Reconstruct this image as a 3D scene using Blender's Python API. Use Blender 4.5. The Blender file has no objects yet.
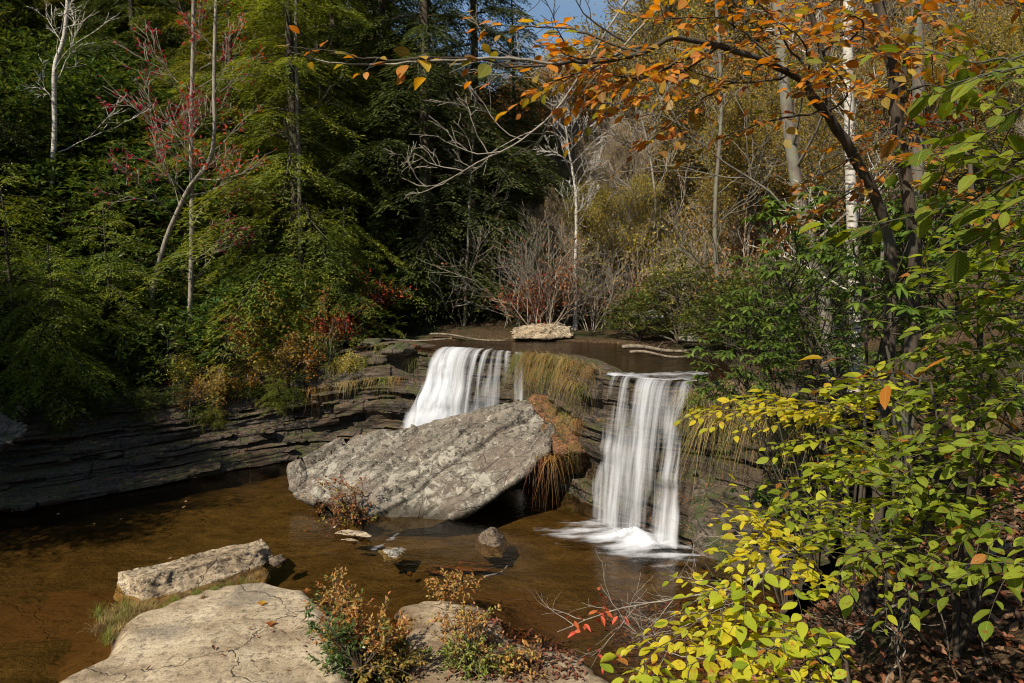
EXPO=0.58
import bpy, bmesh, math, random
import numpy as np
from mathutils import Vector, Matrix, noise as mnoise
from mathutils.geometry import convex_hull_2d
SC = bpy.context.scene
COL = SC.collection
R = math.radians
rng = np.random.default_rng(7)
random.seed(7)

# ------------------------------------------------------------ camera
F = 683.0; CX, CY = 512.0, 341.5; CH = 5.6
PIT = math.atan(71.5/683.0)
cp, sp = math.cos(PIT), math.sin(PIT)
cam_d = bpy.data.cameras.new('camera'); cam = bpy.data.objects.new('camera', cam_d); COL.objects.link(cam)
cam_d.sensor_width = 36; cam_d.lens = 24.01; cam_d.clip_end = 2000; cam_d.clip_start = .05
cam.location = (0, 0, CH); cam.rotation_euler = (math.pi/2-PIT, 0, 0)
SC.camera = cam
def ray(px, py):
    a = (px-CX)/F; b = (CY-py)/F
    return np.array([a, cp+b*sp, -sp+b*cp])
def P(px, py, D):                       # point at distance D north of the camera
    d = ray(px, py); return np.array([0, 0, CH])+d*(D/d[1])
def G(px, py, z=0.0):                   # point on the level z
    d = ray(px, py); return np.array([0, 0, CH])+d*((z-CH)/d[2])
def proj(p):
    x, y, z = p[0], p[1], p[2]-CH
    dep = y*cp - z*sp; up = y*sp+z*cp
    return CX+F*x/dep, CY-F*up/dep

# ------------------------------------------------------------ mesh helpers
def nrm(v): 
    v = np.asarray(v, float); n = np.linalg.norm(v, axis=-1, keepdims=True); return v/np.maximum(n, 1e-9)
class MB:
    """collects quads (float32) with uv"""
    def __init__(s): s.V=[]; s.Q=[]; s.U=[]; s.n=0
    def add(s, V, Q, UV=None):
        V = np.asarray(V, float).reshape(-1,3); Q = np.asarray(Q, int).reshape(-1,4)
        s.V.append(V); s.Q.append(Q+s.n)
        s.U.append(np.zeros((len(V),2)) if UV is None else np.asarray(UV,float).reshape(-1,2))
        s.n += len(V)
    def mesh(s, name, mat, smooth=True):
        V = np.concatenate(s.V) if s.V else np.zeros((3,3)); Q = np.concatenate(s.Q) if s.Q else np.zeros((0,4),int); U = np.concatenate(s.U) if s.U else np.zeros((3,2))
        me = bpy.data.meshes.new(name)
        me.vertices.add(len(V)); me.vertices.foreach_set('co', V.astype(np.float32).ravel())
        me.loops.add(len(Q)*4); me.loops.foreach_set('vertex_index', Q.astype(np.int32).ravel())
        me.polygons.add(len(Q)); me.polygons.foreach_set('loop_start', (np.arange(len(Q))*4).astype(np.int32))
        me.polygons.foreach_set('loop_total', np.full(len(Q),4,np.int32))
        me.polygons.foreach_set('use_smooth', np.full(len(Q), smooth, bool))
        uv = me.uv_layers.new(name='UVMap'); uv.data.foreach_set('uv', U[Q.ravel()].astype(np.float32).ravel())
        me.update(calc_edges=True)
        if mat: me.materials.append(mat)
        return me
def link(name, me, parent=None, loc=(0,0,0)):
    o = bpy.data.objects.new(name, me); COL.objects.link(o)
    o.location = tuple(loc)
    if parent is not None: o.parent = parent
    return o
def tag(o, label=None, cat=None, group=None, kind=None):
    if label: o['label'] = label
    if cat: o['category'] = cat
    if group: o['group'] = group
    if kind: o['kind'] = kind
    return o
def empty(name, loc, label, cat, group=None, rz=0, s=1):
    o = bpy.data.objects.new(name, None); COL.objects.link(o); o.empty_display_size = .2
    o.location = tuple(loc); o.rotation_euler = (0,0,rz); o.scale = (s,s,s)
    return tag(o, label, cat, group)
def copy_tree(o, parent=None):
    c = o.copy(); COL.objects.link(c)
    if parent is not None: c.parent = parent
    for ch in KIDS.get(o.name, []):
        copy_tree(ch, c)
    return c
KIDS = {}

def tube(mb, pts, rad, k=6, cap=False):
    pts = np.asarray(pts,float); n=len(pts); rad = np.broadcast_to(np.asarray(rad,float),(n,))
    t = np.gradient(pts, axis=0); t = nrm(t)
    ref = np.array([0.,0,1]) if abs(t[0,2])<.8 else np.array([1.,0,0])
    a = nrm(np.cross(t, ref)); b = np.cross(t, a)
    # keep frames from flipping
    for i in range(1,n):
        if np.dot(a[i],a[i-1])<0: a[i]=-a[i]; b[i]=-b[i]
    th = np.arange(k)/k*2*math.pi
    V = pts[:,None]+rad[:,None,None]*(np.cos(th)[None,:,None]*a[:,None]+np.sin(th)[None,:,None]*b[:,None])
    i = np.arange(n-1)[:,None]*k; j=np.arange(k)[None]; j2=(j+1)%k
    Q = np.stack([i+j, i+j2, i+k+j2, i+k+j],-1)
    L = np.concatenate([[0],np.cumsum(np.linalg.norm(np.diff(pts,axis=0),axis=1))])
    UV = np.stack([np.broadcast_to(j/k,(n,k)), np.broadcast_to(L[:,None],(n,k))],-1)
    mb.add(V, Q, UV)
def leafq(mb, base, d, nr, L, W, fold=.15):
    """diamond leaf cards, folded a little along the midrib"""
    base=np.asarray(base,float); n=len(base)
    if n==0: return
    d=nrm(d); s=nrm(np.cross(d,nr)); u=np.cross(s,d)
    L=np.broadcast_to(L,(n,))[:,None]; W=np.broadcast_to(W,(n,))[:,None]
    mid=base+d*L*.45
    V=np.stack([base, mid+s*W*.5+u*W*fold, base+d*L-u*L*.06, mid-s*W*.5+u*W*fold],1)
    Q=np.arange(n*4).reshape(n,4)
    UV=np.tile(np.array([[.5,0],[1,.45],[.5,1],[0,.45]]),(n,1,1))
    mb.add(V,Q,UV)
LT=np.array([0,.1,.28,.5,.72,.9,1.]); LW=np.array([.0,.5,.9,1.,.74,.3,.0])
def leafbig(mb, base, d, nr, L, W, fold=.22, droop=.25, wav=.0):
    """modelled leaves: 7 stations x 3, folded along the midrib and drooping to the tip"""
    base=np.asarray(base,float); n=len(base)
    if n==0: return
    d=nrm(d); s=nrm(np.cross(d,nr)); u=np.cross(s,d)
    L=np.broadcast_to(L,(n,))[:,None,None]; W=np.broadcast_to(W,(n,))[:,None,None]
    t=LT[None,:,None]; w=LW[None,:,None]*W*.5
    curl=rng.uniform(.4,1.6,(n,1,1))*droop
    c=base[:,None]+d[:,None]*L*t-u[:,None]*L*curl*t**2
    wv=rng.normal(0,1,(n,len(LT),1))*W*wav
    f=rng.uniform(-.3,1.6,(n,1,1))*fold
    Lf=c+s[:,None]*w+u[:,None]*(w*f*2+wv); Rt=c-s[:,None]*w+u[:,None]*(w*f*2-wv)
    V=np.stack([Lf,c,Rt],2)           # n,7,3,3
    k=len(LT)
    o=(np.arange(n)*k*3)[:,None,None]; i=(np.arange(k-1)*3)[None,:,None]; j=np.arange(2)[None,None]
    Q=np.stack([o+i+j,o+i+j+1,o+i+3+j+1,o+i+3+j],-1)
    uvs=np.stack(np.meshgrid(LT,[0,.5,1.],indexing='ij'),-1)[...,::-1]
    mb.add(V,Q,np.tile(uvs,(n,1,1,1)))
def rv(n, s=1.0): return rng.normal(0,s,(n,3))
def blade(mb, base, d, L, W, droop, seg=4):
    """grass blades, vectorised: base (n,3), start direction, gravity bend"""
    base=np.asarray(base,float); n=len(base); d=nrm(d)
    t=np.linspace(0,1,seg+1)[None,:,None]
    L=np.broadcast_to(L,(n,))[:,None,None]; W=np.broadcast_to(W,(n,))[:,None,None]; dr=np.broadcast_to(droop,(n,))[:,None,None]
    c=base[:,None]+d[:,None]*L*t+np.array([0,0,-1.])*L*dr*t**2
    side=nrm(np.cross(d,np.array([0,0,1.])+rv(n,.3)))[:,None]
    w=W*(1-t*.85)*.5
    V=np.stack([c+side*w,c-side*w],2)
    o=(np.arange(n)*(seg+1)*2)[:,None]; i=(np.arange(seg)*2)[None]
    Q=np.stack([o+i,o+i+1,o+i+3,o+i+2],-1)
    uv=np.stack([np.broadcast_to(np.array([0.,1.])[None,None],(n,seg+1,2)),np.broadcast_to(t,(n,seg+1,2))],-1)
    mb.add(V,Q,uv)

# ------------------------------------------------------------ materials
class NT:
    def __init__(s,name):
        s.m=bpy.data.materials.new(name); s.m.use_nodes=True; s.t=s.m.node_tree; s.t.nodes.clear()
        s.out=s.t.nodes.new('ShaderNodeOutputMaterial')
    def n(s,typ,ins=None,**kw):
        nd=s.t.nodes.new(typ)
        for k,v in kw.items(): setattr(nd,k,v)
        for k,v in (ins or {}).items():
            sock=nd.inputs[k]
            if hasattr(v,'is_output') or isinstance(v,bpy.types.NodeSocket): s.t.links.new(v,sock)
            else: sock.default_value=v
        return nd
    def ramp(s,fac,stops,mode='LINEAR'):
        nd=s.t.nodes.new('ShaderNodeValToRGB'); cr=nd.color_ramp; cr.interpolation=mode
        while len(cr.elements)<len(stops): cr.elements.new(.5)
        for e,(p,c) in zip(cr.elements,stops):
            e.position=p; e.color=(c if isinstance(c,(tuple,list)) else (c,c,c))[:3]+(1,) if isinstance(c,(tuple,list)) else (c,c,c,1)
        s.t.links.new(fac,nd.inputs[0]); return nd.outputs[0]
    def noise(s,vec,scale,detail=4,rough=.55,dist=0,out=0):
        return s.n('ShaderNodeTexNoise',{'Vector':vec,'Scale':scale,'Detail':detail,'Roughness':rough,'Distortion':dist}).outputs[out]
    def mix(s,fac,a,b,bt='MIX'):
        nd=s.n('ShaderNodeMix',data_type='RGBA',blend_type=bt); 
        for i,v in ((0,fac),(6,a),(7,b)):
            if isinstance(v,bpy.types.NodeSocket): s.t.links.new(v,nd.inputs[i])
            elif i==0: nd.inputs[0].default_value=v
            else: nd.inputs[i].default_value=tuple(v)[:3]+(1,)
        return nd.outputs[2]
    def math(s,op,a,b=0.,c=0.):
        nd=s.n('ShaderNodeMath',operation=op)
        for i,v in enumerate((a,b,c)):
            if isinstance(v,bpy.types.NodeSocket): s.t.links.new(v,nd.inputs[i])
            else: nd.inputs[i].default_value=v
        return nd.outputs[0]
    def mapping(s,vec,scale=(1,1,1),rot=(0,0,0),loc=(0,0,0)):
        return s.n('ShaderNodeMapping',{'Vector':vec,'Scale':scale,'Rotation':rot,'Location':loc}).outputs[0]
    def pos(s): return s.n('ShaderNodeNewGeometry').outputs['Position']
    def obj(s): return s.n('ShaderNodeTexCoord').outputs['Object']
    def uv(s): return s.n('ShaderNodeTexCoord').outputs['UV']
    def done(s,sh): s.t.links.new(sh,s.out.inputs[0]); return s.m

def leaf_mat(name, cols, trans=.35, vein=False, gloss=.45, hvar=.04, spots=None, patch=0, spec=.35, rust=0):
    """colour differs leaf by leaf (random per island), crown by crown (object random) and in patches"""
    N=NT(name)
    g=N.n('ShaderNodeNewGeometry')
    k=len(cols)
    fac=g.outputs['Random Per Island']
    if patch:
        nz=N.noise(N.pos(),patch,2)
        fac=N.math('ADD',N.math('MULTIPLY',fac,.45),N.math('MULTIPLY_ADD',nz,2.2,-.85)); fac=N.math('MINIMUM',N.math('MAXIMUM',fac,0.),1.)
    c=N.ramp(fac,[(i/(k-1),cc) for i,cc in enumerate(cols)])
    if rust: c=N.mix(N.math('GREATER_THAN',N.math('FRACT',N.math('MULTIPLY',g.outputs['Random Per Island'],37.3)),1-rust),c,(.3,.11,.02))
    oi=N.n('ShaderNodeObjectInfo').outputs['Random']
    hs=N.n('ShaderNodeHueSaturation',{'Color':c,'Hue':N.math('MULTIPLY_ADD',oi,hvar,.5-hvar/2),'Saturation':1.,'Value':N.math('MULTIPLY_ADD',oi,.5,.75)})
    c=hs.outputs[0]
    if vein:
        u=N.uv(); sx=N.n('ShaderNodeSeparateXYZ',{'Vector':u})
        au=N.math('ABSOLUTE',N.math('SUBTRACT',sx.outputs[0],.5))
        w=N.math('SUBTRACT',N.math('MULTIPLY',sx.outputs[1],9.),N.math('MULTIPLY',au,5.))
        fr=N.math('ABSOLUTE',N.math('SUBTRACT',N.math('FRACT',w),.5))
        v1=N.math('LESS_THAN',fr,.07); v2=N.math('LESS_THAN',au,.025)
        v=N.math('MAXIMUM',v1,v2)
        c=N.mix(N.math('MULTIPLY',v,.35),c,(.45,.5,.16))
    if spots:
        nz=N.noise(N.pos(),38,3,.6)
        c=N.mix(N.ramp(nz,[(.56,0.),(.66,1.)]),c,spots)
    d=N.n('ShaderNodeBsdfPrincipled',{'Base Color':c,'Roughness':gloss,'Specular IOR Level':spec})
    tc=N.n('ShaderNodeHueSaturation',{'Color':c,'Saturation':1.1,'Value':1.5,'Hue':.495})
    t=N.n('ShaderNodeBsdfTranslucent',{'Color':tc.outputs[0]})
    m=N.n('ShaderNodeMixShader',{0:trans,1:d.outputs[0],2:t.outputs[0]})
    return N.done(m.outputs[0])
def bark_mat(name,c1,c2,c3=None,scale=9,stretch=.25,bump=.5,peel=None):
    N=NT(name); v=N.mapping(N.obj(),(1,1,stretch))
    n1=N.noise(v,scale,5,.65,.4)
    c=N.ramp(n1,[(.35,c1),(.62,c2)])
    if c3: c=N.mix(N.ramp(N.noise(N.obj(),2.2,3),[(.5,0.),(.62,1.)]),c,c3)
    if peel:
        n2=N.noise(N.mapping(N.obj(),(1,1,5)),5,4,.6); c=N.mix(N.ramp(n2,[(.56,0.),(.6,1.)]),c,peel)
    b=N.n('ShaderNodeBump',{'Height':n1,'Strength':bump,'Distance':.02})
    return N.done(N.n('ShaderNodeBsdfPrincipled',{'Base Color':c,'Roughness':.85,'Normal':b.outputs[0],'Specular IOR Level':.2}).outputs[0])
def rock_mat(name,dark,mid,light,moss=None,mossamt=.5,strata=1.0,rough=.85,lichen=None,wet=False,scale=1.0,rot=(0,0,0),bump=.8,litter=None,tint=None,lit=.5,damp=False,lmask=False,crack=.7):
    N=NT(name); p=N.pos(); pr_=N.mapping(p,(1,1,1),rot)
    st=N.mapping(pr_,(1,1,7*strata))
    n1=N.noise(st,1.3*scale,8,.62,.3); n2=N.noise(p,9*scale,8,.7); n3=N.noise(p,.9*scale,4,.6)
    c=N.ramp(n1,[(.3,dark),(.5,mid),(.72,light)])
    c=N.mix(N.ramp(n2,[(.38,1.),(.52,0.)]),c,[x*.35 for x in dark])
    if tint: c=N.mix(N.ramp(n3,[(.48,0.),(.62,.75)]),c,tint)
    if lichen:
        l=N.noise(p,5.5*scale,6,.75,.6)
        if lmask: l=N.math('ADD',l,N.math('MULTIPLY_ADD',N.noise(p,.8,3),.5,-.27))
        c=N.mix(N.ramp(l,[(.54,0.),(.6,.85)]),c,lichen)
        l=N.noise(p,26*scale,4,.7); c=N.mix(N.ramp(l,[(.6,0.),(.64,.8)]),c,[min(.75,x*1.25) for x in lichen])
    cr=N.n('ShaderNodeTexVoronoi',{'Vector':N.mapping(N.n('ShaderNodeVectorMath',{0:pr_,1:N.noise(p,.9*scale,3,out=1)},operation='ADD').outputs[0],(.6,.6,2.4)),'Scale':1.1*scale},feature='DISTANCE_TO_EDGE').outputs[0]
    crk=N.ramp(cr,[(.0,1.),(.014,0.)])
    c=N.mix(N.math('MULTIPLY',crk,crack),c,[x*.25 for x in dark])
    if moss:
        nz=N.n('ShaderNodeSeparateXYZ',{'Vector':N.n('ShaderNodeNewGeometry').outputs['Normal']}).outputs[2]
        mm=N.math('ADD',N.noise(p,2.3,5,.65),N.math('MULTIPLY',nz,.12))
        c=N.mix(N.ramp(mm,[(1-mossamt,0.),(1.1-mossamt,.9)]),c,N.mix(n2,[x*.5 for x in moss],moss))
    if litter:
        nz=N.n('ShaderNodeSeparateXYZ',{'Vector':N.n('ShaderNodeNewGeometry').outputs['Normal']}).outputs[2]
        lf=N.noise(p,16,4,.7); cc=N.ramp(N.noise(p,30,2),[(.35,(.1,.035,.012)),(.5,(.22,.08,.025)),(.65,(.3,.17,.07))])
        c=N.mix(N.math('MULTIPLY',N.ramp(lf,[(lit,0.),(lit+.05,.85)]),N.ramp(nz,[(.55,0.),(.8,1.)])),c,cc)
    if damp:
        zz=N.n('ShaderNodeSeparateXYZ',{'Vector':p}).outputs[2]; zz=N.math('ADD',zz,N.math('MULTIPLY_ADD',n3,.5,-.25))
        c=N.mix(N.ramp(zz,[(.06,.85),(.3,0.)]),c,(.03,.024,.014))
    h=N.math('ADD',N.math('MULTIPLY',n1,.7),N.math('MULTIPLY',n2,.45)); h=N.math('SUBTRACT',h,N.math('MULTIPLY',crk,.55*crack))
    b=N.n('ShaderNodeBump',{'Height':h,'Strength':bump,'Distance':.09})
    rg=rough
    if wet: rg=N.ramp(n3,[(.4,.22),(.6,.6)])
    return N.done(N.n('ShaderNodeBsdfPrincipled',{'Base Color':c,'Roughness':rg,'Normal':b.outputs[0],'Specular IOR Level':.4}).outputs[0])
SC.cycles.max_bounces=6; SC.cycles.transparent_max_bounces=12; SC.cycles.diffuse_bounces=3; SC.cycles.glossy_bounces=2; SC.cycles.filter_width=1.05; SC.cycles.caustics_reflective=False; SC.cycles.caustics_refractive=False
# ------------------------------------------------------------ light and sky
SUN_EL, SUN_DIR = 45.0, np.array([-.62,-.785])      # where the sun stands (horizontal part)
w=bpy.data.worlds.new('World'); SC.world=w; w.use_nodes=True
wt=w.node_tree; bg=wt.nodes['Background']
sky=wt.nodes.new('ShaderNodeTexSky'); sky.sky_type='NISHITA'; sky.sun_disc=False
sky.sun_elevation=R(SUN_EL); sky.sun_rotation=math.atan2(SUN_DIR[0],SUN_DIR[1]); sky.air_density=1.3; sky.dust_density=.4; sky.ozone_density=2.5
tc=wt.nodes.new('ShaderNodeTexCoord'); mp=wt.nodes.new('ShaderNodeMapping'); mp.inputs['Scale'].default_value=(1.2,1.2,5)
cn=wt.nodes.new('ShaderNodeTexNoise'); cn.inputs['Scale'].default_value=3; cn.inputs['Detail'].default_value=6
cr=wt.nodes.new('ShaderNodeValToRGB'); cr.color_ramp.elements[0].position=.5; cr.color_ramp.elements[1].position=.8
cr.color_ramp.elements[1].color=(.12,.12,.12,1)
mx=wt.nodes.new('ShaderNodeMix'); mx.data_type='RGBA'; mx.inputs[7].default_value=(7,7.3,8,1)
wt.links.new(tc.outputs['Generated'],mp.inputs[0]); wt.links.new(mp.outputs[0],cn.inputs['Vector']); wt.links.new(cn.outputs[0],cr.inputs[0])
wt.links.new(cr.outputs[0],mx.inputs[0]); wt.links.new(sky.outputs[0],mx.inputs[6]); wt.links.new(mx.outputs[2],bg.inputs[0])
bg.inputs[1].default_value=.07
sd=bpy.data.lights.new('sun','SUN'); sd.energy=5.0; sd.angle=R(.53); sd.color=(1,.9,.74)
so=bpy.data.objects.new('sun',sd); COL.objects.link(so)
tosun=Vector((SUN_DIR[0]*math.cos(R(SUN_EL)),SUN_DIR[1]*math.cos(R(SUN_EL)),math.sin(R(SUN_EL))))
so.rotation_euler=tosun.to_track_quat('Z','Y').to_euler(); so.location=(-20,-15,30)
vs=SC.view_settings; vs.view_transform='Standard'; vs.look='None'; vs.exposure=EXPO; vs.gamma=1

# ------------------------------------------------------------ terrain
ZU=3.2                                              # level of the creek above the falls
BASE=np.array([(-24,12.5),(-16,13.2),(-11.7,15.4),(-9.7,17),(-7.6,19),(-6.4,19.9),(-5,20.3),(-3.9,20.2),(-3.0,20.0),(-1.2,20.),(.2,19.2),(1.15,17.6),(1.75,15.95),(2.6,14.8),(3.5,13.5),(4.6,12.3),(4.9,11.3),(4.2,10.4)])
TOP=np.array([(-25,15.5,2.3),(-17.5,16.6,2.1),(-13.,18.2,1.9),(-10.8,19.8,2.),(-8.4,21.,2.3),(-6.9,21.3,2.7),(-5.2,21.6,3.1),(-3.6,21.4,3.32),(-2.2,21.1,3.12),(-1.,20.5,3.12),(.3,19.5,3.14),(1.2,17.7,3.32),(2.1,15.8,3.22),(3.1,15.3,3.1),(4.,14.9,3.12),(4.8,13.8,3.3),(5.6,12.2,3.3),(5.8,11.,3.2)])
NEAR=np.array([(3.6,9.6),(2.7,8.7),(2.0,7.7),(1.2,7.1),(-1,7.4),(-4,7.6),(-8,7.4),(-12,8),(-16,9.3),(-24,10.2)])
CREEK=np.array([(-6,22.4),(-2.4,20.9),(-1,20.3),(.3,19.3),(1.2,17.5),(2.0,15.6),(3.1,15.1),(4.2,14.7),(4.9,16),(5.2,18),(4.5,20.3),(3.,22.),(1.5,22.6),(-1,22.9),(-3,23.),(-6,23.6),(-12,26),(-12,24.5)])
def segdist(X,Y,poly,closed=False):
    """distance to a polyline, the parameter along it"""
    P0=poly[:,:2]; n=len(P0); best=np.full(X.shape,1e9); par=np.zeros(X.shape); sgn=np.zeros(X.shape)
    for i in range(n if closed else n-1):
        a=P0[i]; b=P0[(i+1)%n]; ab=b-a
        t=np.clip(((X-a[0])*ab[0]+(Y-a[1])*ab[1])/(ab@ab),0,1)
        dx=X-(a[0]+t*ab[0]); dy=Y-(a[1]+t*ab[1]); d=np.hypot(dx,dy); m=d<best
        best=np.where(m,d,best); par=np.where(m,i+t,par); sgn=np.where(m,np.sign(ab[0]*dy-ab[1]*dx),sgn)
    return best,par,sgn
def inside(X,Y,poly):
    r=np.zeros(X.shape,bool); n=len(poly)
    for i in range(n):
        x0,y0=poly[i][:2]; x1,y1=poly[(i+1)%n][:2]
        if y0==y1: continue
        c=((y0>Y)!=(y1>Y))&(X<(x1-x0)*(Y-y0)/(y1-y0)+x0); r^=c
    return r
def sm(t): t=np.clip(t,0,1); return t*t*(3-2*t)
def lerp(a,b,t): return a+(b-a)*t
RTAB=np.random.default_rng(3).random((256,256))
def vn(x,y,s=1.,o=3):                               # value noise, vectorised
    x=np.asarray(x,float); y=np.asarray(y,float); r=0; a=1; tot=0; f=s
    for k in range(o):
        X=x*f+17.3*k; Y=y*f+5.1*k; xi=np.floor(X).astype(int); yi=np.floor(Y).astype(int); u=sm(X-xi); v=sm(Y-yi)
        g=lambda i,j: RTAB[i%256,j%256]
        r=r+a*(lerp(lerp(g(xi,yi),g(xi+1,yi),u),lerp(g(xi,yi+1),g(xi+1,yi+1),u),v)-.5); tot+=a; a*=.5; f*=2.03
    return r/tot*2
LTOE=np.array([(-60,8),(-24,14.5),(-14,19.5),(-10,21.7),(-7,23),(-5.5,24.5),(-4,27),(-2,32),(-1,42),(2,60),(8,110),(8,320)])
RTOE=np.array([(7.5,-40),(7,0),(7.5,8),(7,14),(6.5,18),(5.5,21.5),(5.,24),(6,30),(7,42),(8,60),(16,110),(16,320)])
POOL=np.concatenate([BASE,NEAR]); POOLT=np.concatenate([TOP[:,:2],NEAR])
def ground_up(X,Y):
    dl,_,sl=segdist(X,Y,LTOE); dr,_,sr=segdist(X,Y,RTOE)
    left=np.where(sl>0,dl,0); right=np.where(sr<0,dr,0)
    hl=.62*left*sm(left/3)*1.0; hr=.46*right*sm(right/4)
    base=3.35-1.3*sm((-X-6)/5)*sm((30-Y)/8)
    near=3.2+.75*np.exp(-np.maximum(Y,-3)/2.5*.6)
    z=np.where(Y<12,lerp(near,base,sm((Y-4)/8)),base)
    fore=lerp(4.0,.12,sm((Y-.5)/8.2)) # slope down from the viewpoint to the pool
    z=lerp(fore,z,sm((X-.6-.12*Y)/2.6)*np.where(Y<12,1,0)+np.where(Y>=12,1,0)) if True else z
    z=np.where((Y<12)&(X<0),fore,z)
    z=np.where(Y<11,z,z)
    up=.1*np.maximum(Y-24,0)+.42*np.clip(Y-62,0,32)
    return z+hl+hr+up+vn(X,Y,.25,3)*.25*sm((np.abs(X)+Y-4)/10)+vn(X,Y,.06,2)*1.2*sm((Y-25)/15)
def height(X,Y):
    X=np.asarray(X,float); Y=np.asarray(Y,float)
    U=ground_up(X,Y)
    dt,pt,_=segdist(X,Y,TOP); zt=np.interp(pt,np.arange(len(TOP)),TOP[:,2])
    U=np.where(Y>9.5,lerp(U,zt,np.exp(-dt/1.3)),U)
    inn=inside(X,Y,CREEK); dc,_,_=segdist(X,Y,CREEK,True)
    U=np.where(inn,2.98,np.where(Y>14,np.minimum(U,lerp(3.02,np.maximum(U,3.3),sm(dc/.8))),U))
    U=np.where(inn,2.98+.12*(1-sm(dc/.4)),U)
    # pool
    ins=inside(X,Y,POOLT); d,p,_=segdist(X,Y,POOLT,True); nt=len(TOP)
    wallpart=(p<nt-1)
    steep=np.where((p>=nt-1)&(p<nt+4),1.1,.35)
    out=np.where(wallpart,lerp(-.75,U,sm((d-.05)/.3)),np.minimum(U,.02+steep*d))
    bed=-.16-.3*sm(d/2.5)+vn(X,Y,.8,4)*.12
    bed=np.where(wallpart|(Y>13),np.minimum(bed,-.35),bed)
    return np.where(ins,bed,out)
def axis(lo,hi,f0,f1,fine,coarse):
    a=list(np.arange(f0,f1,fine)); s=fine; x=f0
    while x>lo: s=min(s*1.18,coarse); x-=s; a.insert(0,x)
    x=a[-1]; s=fine
    while x<hi: s=min(s*1.18,coarse); x+=s; a.append(x)
    return np.array(a)
def sheet(name,xs,ys,zf,mat,**kw):
    X,Y=np.meshgrid(xs,ys); Z=zf(X,Y); V=np.stack([X,Y,Z],-1)
    ny,nx=X.shape; i=(np.arange(ny-1)*nx)[:,None]; j=np.arange(nx-1)[None]
    Q=np.stack([i+j,i+j+1,i+nx+j+1,i+nx+j],-1)
    mb=MB(); mb.add(V,Q,np.stack([X,Y],-1)); o=link(name,mb.mesh(name,mat)); return tag(o,**kw)

N=NT('ground_forest'); p=N.pos()
n1=N.noise(p,.8,5); n2=N.noise(p,14,5,.7); n3=N.noise(p,45,3,.7)
c=N.ramp(n2,[(.3,(.012,.009,.006)),(.45,(.045,.028,.014)),(.58,(.09,.058,.03)),(.72,(.2,.14,.08))])
c=N.mix(N.ramp(n1,[(.45,0.),(.6,.8)]),c,N.ramp(n3,[(.4,(.015,.02,.006)),(.7,(.05,.055,.02))]))
sz=N.n('ShaderNodeSeparateXYZ',{'Vector':p}).outputs[2]
bedn=N.noise(N.mapping(p,(1,2.,1)),.9,7,.65,.6); bedf=N.noise(p,7,6,.7)
bed=N.ramp(bedn,[(.25,(.05,.036,.016)),(.5,(.11,.08,.037)),(.75,(.2,.15,.075))])
bed=N.mix(N.ramp(bedf,[(.34,.5),(.52,0.)]),bed,(.035,.018,.007))
c=N.mix(N.ramp(sz,[(.02,1.),(.08,0.)]),c,bed)
b=N.n('ShaderNodeBump',{'Height':N.math('ADD',n2,bedn),'Strength':.9,'Distance':.08})
M_GROUND=N.done(N.n('ShaderNodeBsdfPrincipled',{'Base Color':c,'Roughness':.9,'Normal':b.outputs[0],'Specular IOR Level':.15}).outputs[0])
sheet('terrain',axis(-110,110,-19,9,.13,3.5),axis(-40,170,1,25,.13,3.5),height,M_GROUND,
      label='wooded gorge floor and slopes around the creek, brown with fallen leaves',kind='structure')

# ------------------------------------------------------------ stepped rock wall round the pool
M_LEDGE=rock_mat('ledge_rock',(.02,.015,.01),(.055,.042,.03),(.13,.105,.08),moss=(.05,.055,.014),mossamt=.42,strata=2.4,wet=False,scale=1.0,tint=(.06,.04,.022),litter=True,lit=.57)
def crom(A,t):
    A=np.asarray(A,float); n=len(A); i=np.clip(np.floor(t).astype(int),0,n-2); f=(t-i)[:,None]
    g=lambda k:A[np.clip(k,0,n-1)]
    p0,p1,p2,p3=g(i-1),g(i),g(i+1),g(i+2)
    return .5*((2*p1)+(-p0+p2)*f+(2*p0-5*p1+4*p2-p3)*f**2+(-p0+3*p1-3*p2+p3)*f**3)
ns=640; tt=np.linspace(0,len(BASE)-1,ns)
lrs=np.random.default_rng(11)
Bc=crom(BASE,tt); Tc=crom(TOP,tt)
lev=np.concatenate([np.linspace(-.7,0,6)[:-1],np.linspace(0,1,86)])
outw=nrm(np.stack([Bc[:,0]-Tc[:,0],Bc[:,1]-Tc[:,1]],-1)); 
for i in range(ns):                                  # where wall is upright, use the polyline normal
    j=min(i+1,ns-1); k=max(i-1,0); tg=Tc[j,:2]-Tc[k,:2]; nn=np.array([tg[1],-tg[0]]); nn/=max(1e-6,np.linalg.norm(nn))
    outw[i]=nn
sl=np.concatenate([[0],np.cumsum(np.linalg.norm(np.diff(Tc[:,:2],axis=0),axis=1))])
V=np.zeros((len(lev)+4,ns,3))
late=sm((tt-11.5)/2)                                  # right side: upright above, stepping out below
left=1-sm((tt-3.5)/3.5)
layers=np.sort(lrs.random(26)); LB=np.concatenate([[0,.035,.14],.14+.86*np.sort(lrs.random(11)),[1]]); LV=np.linspace(0,1,len(LB)); LV[1]=.0; LV[2]=.36
LV[3:]=.36+.64*np.linspace(0,1,len(LB)-2)[1:]
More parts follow.
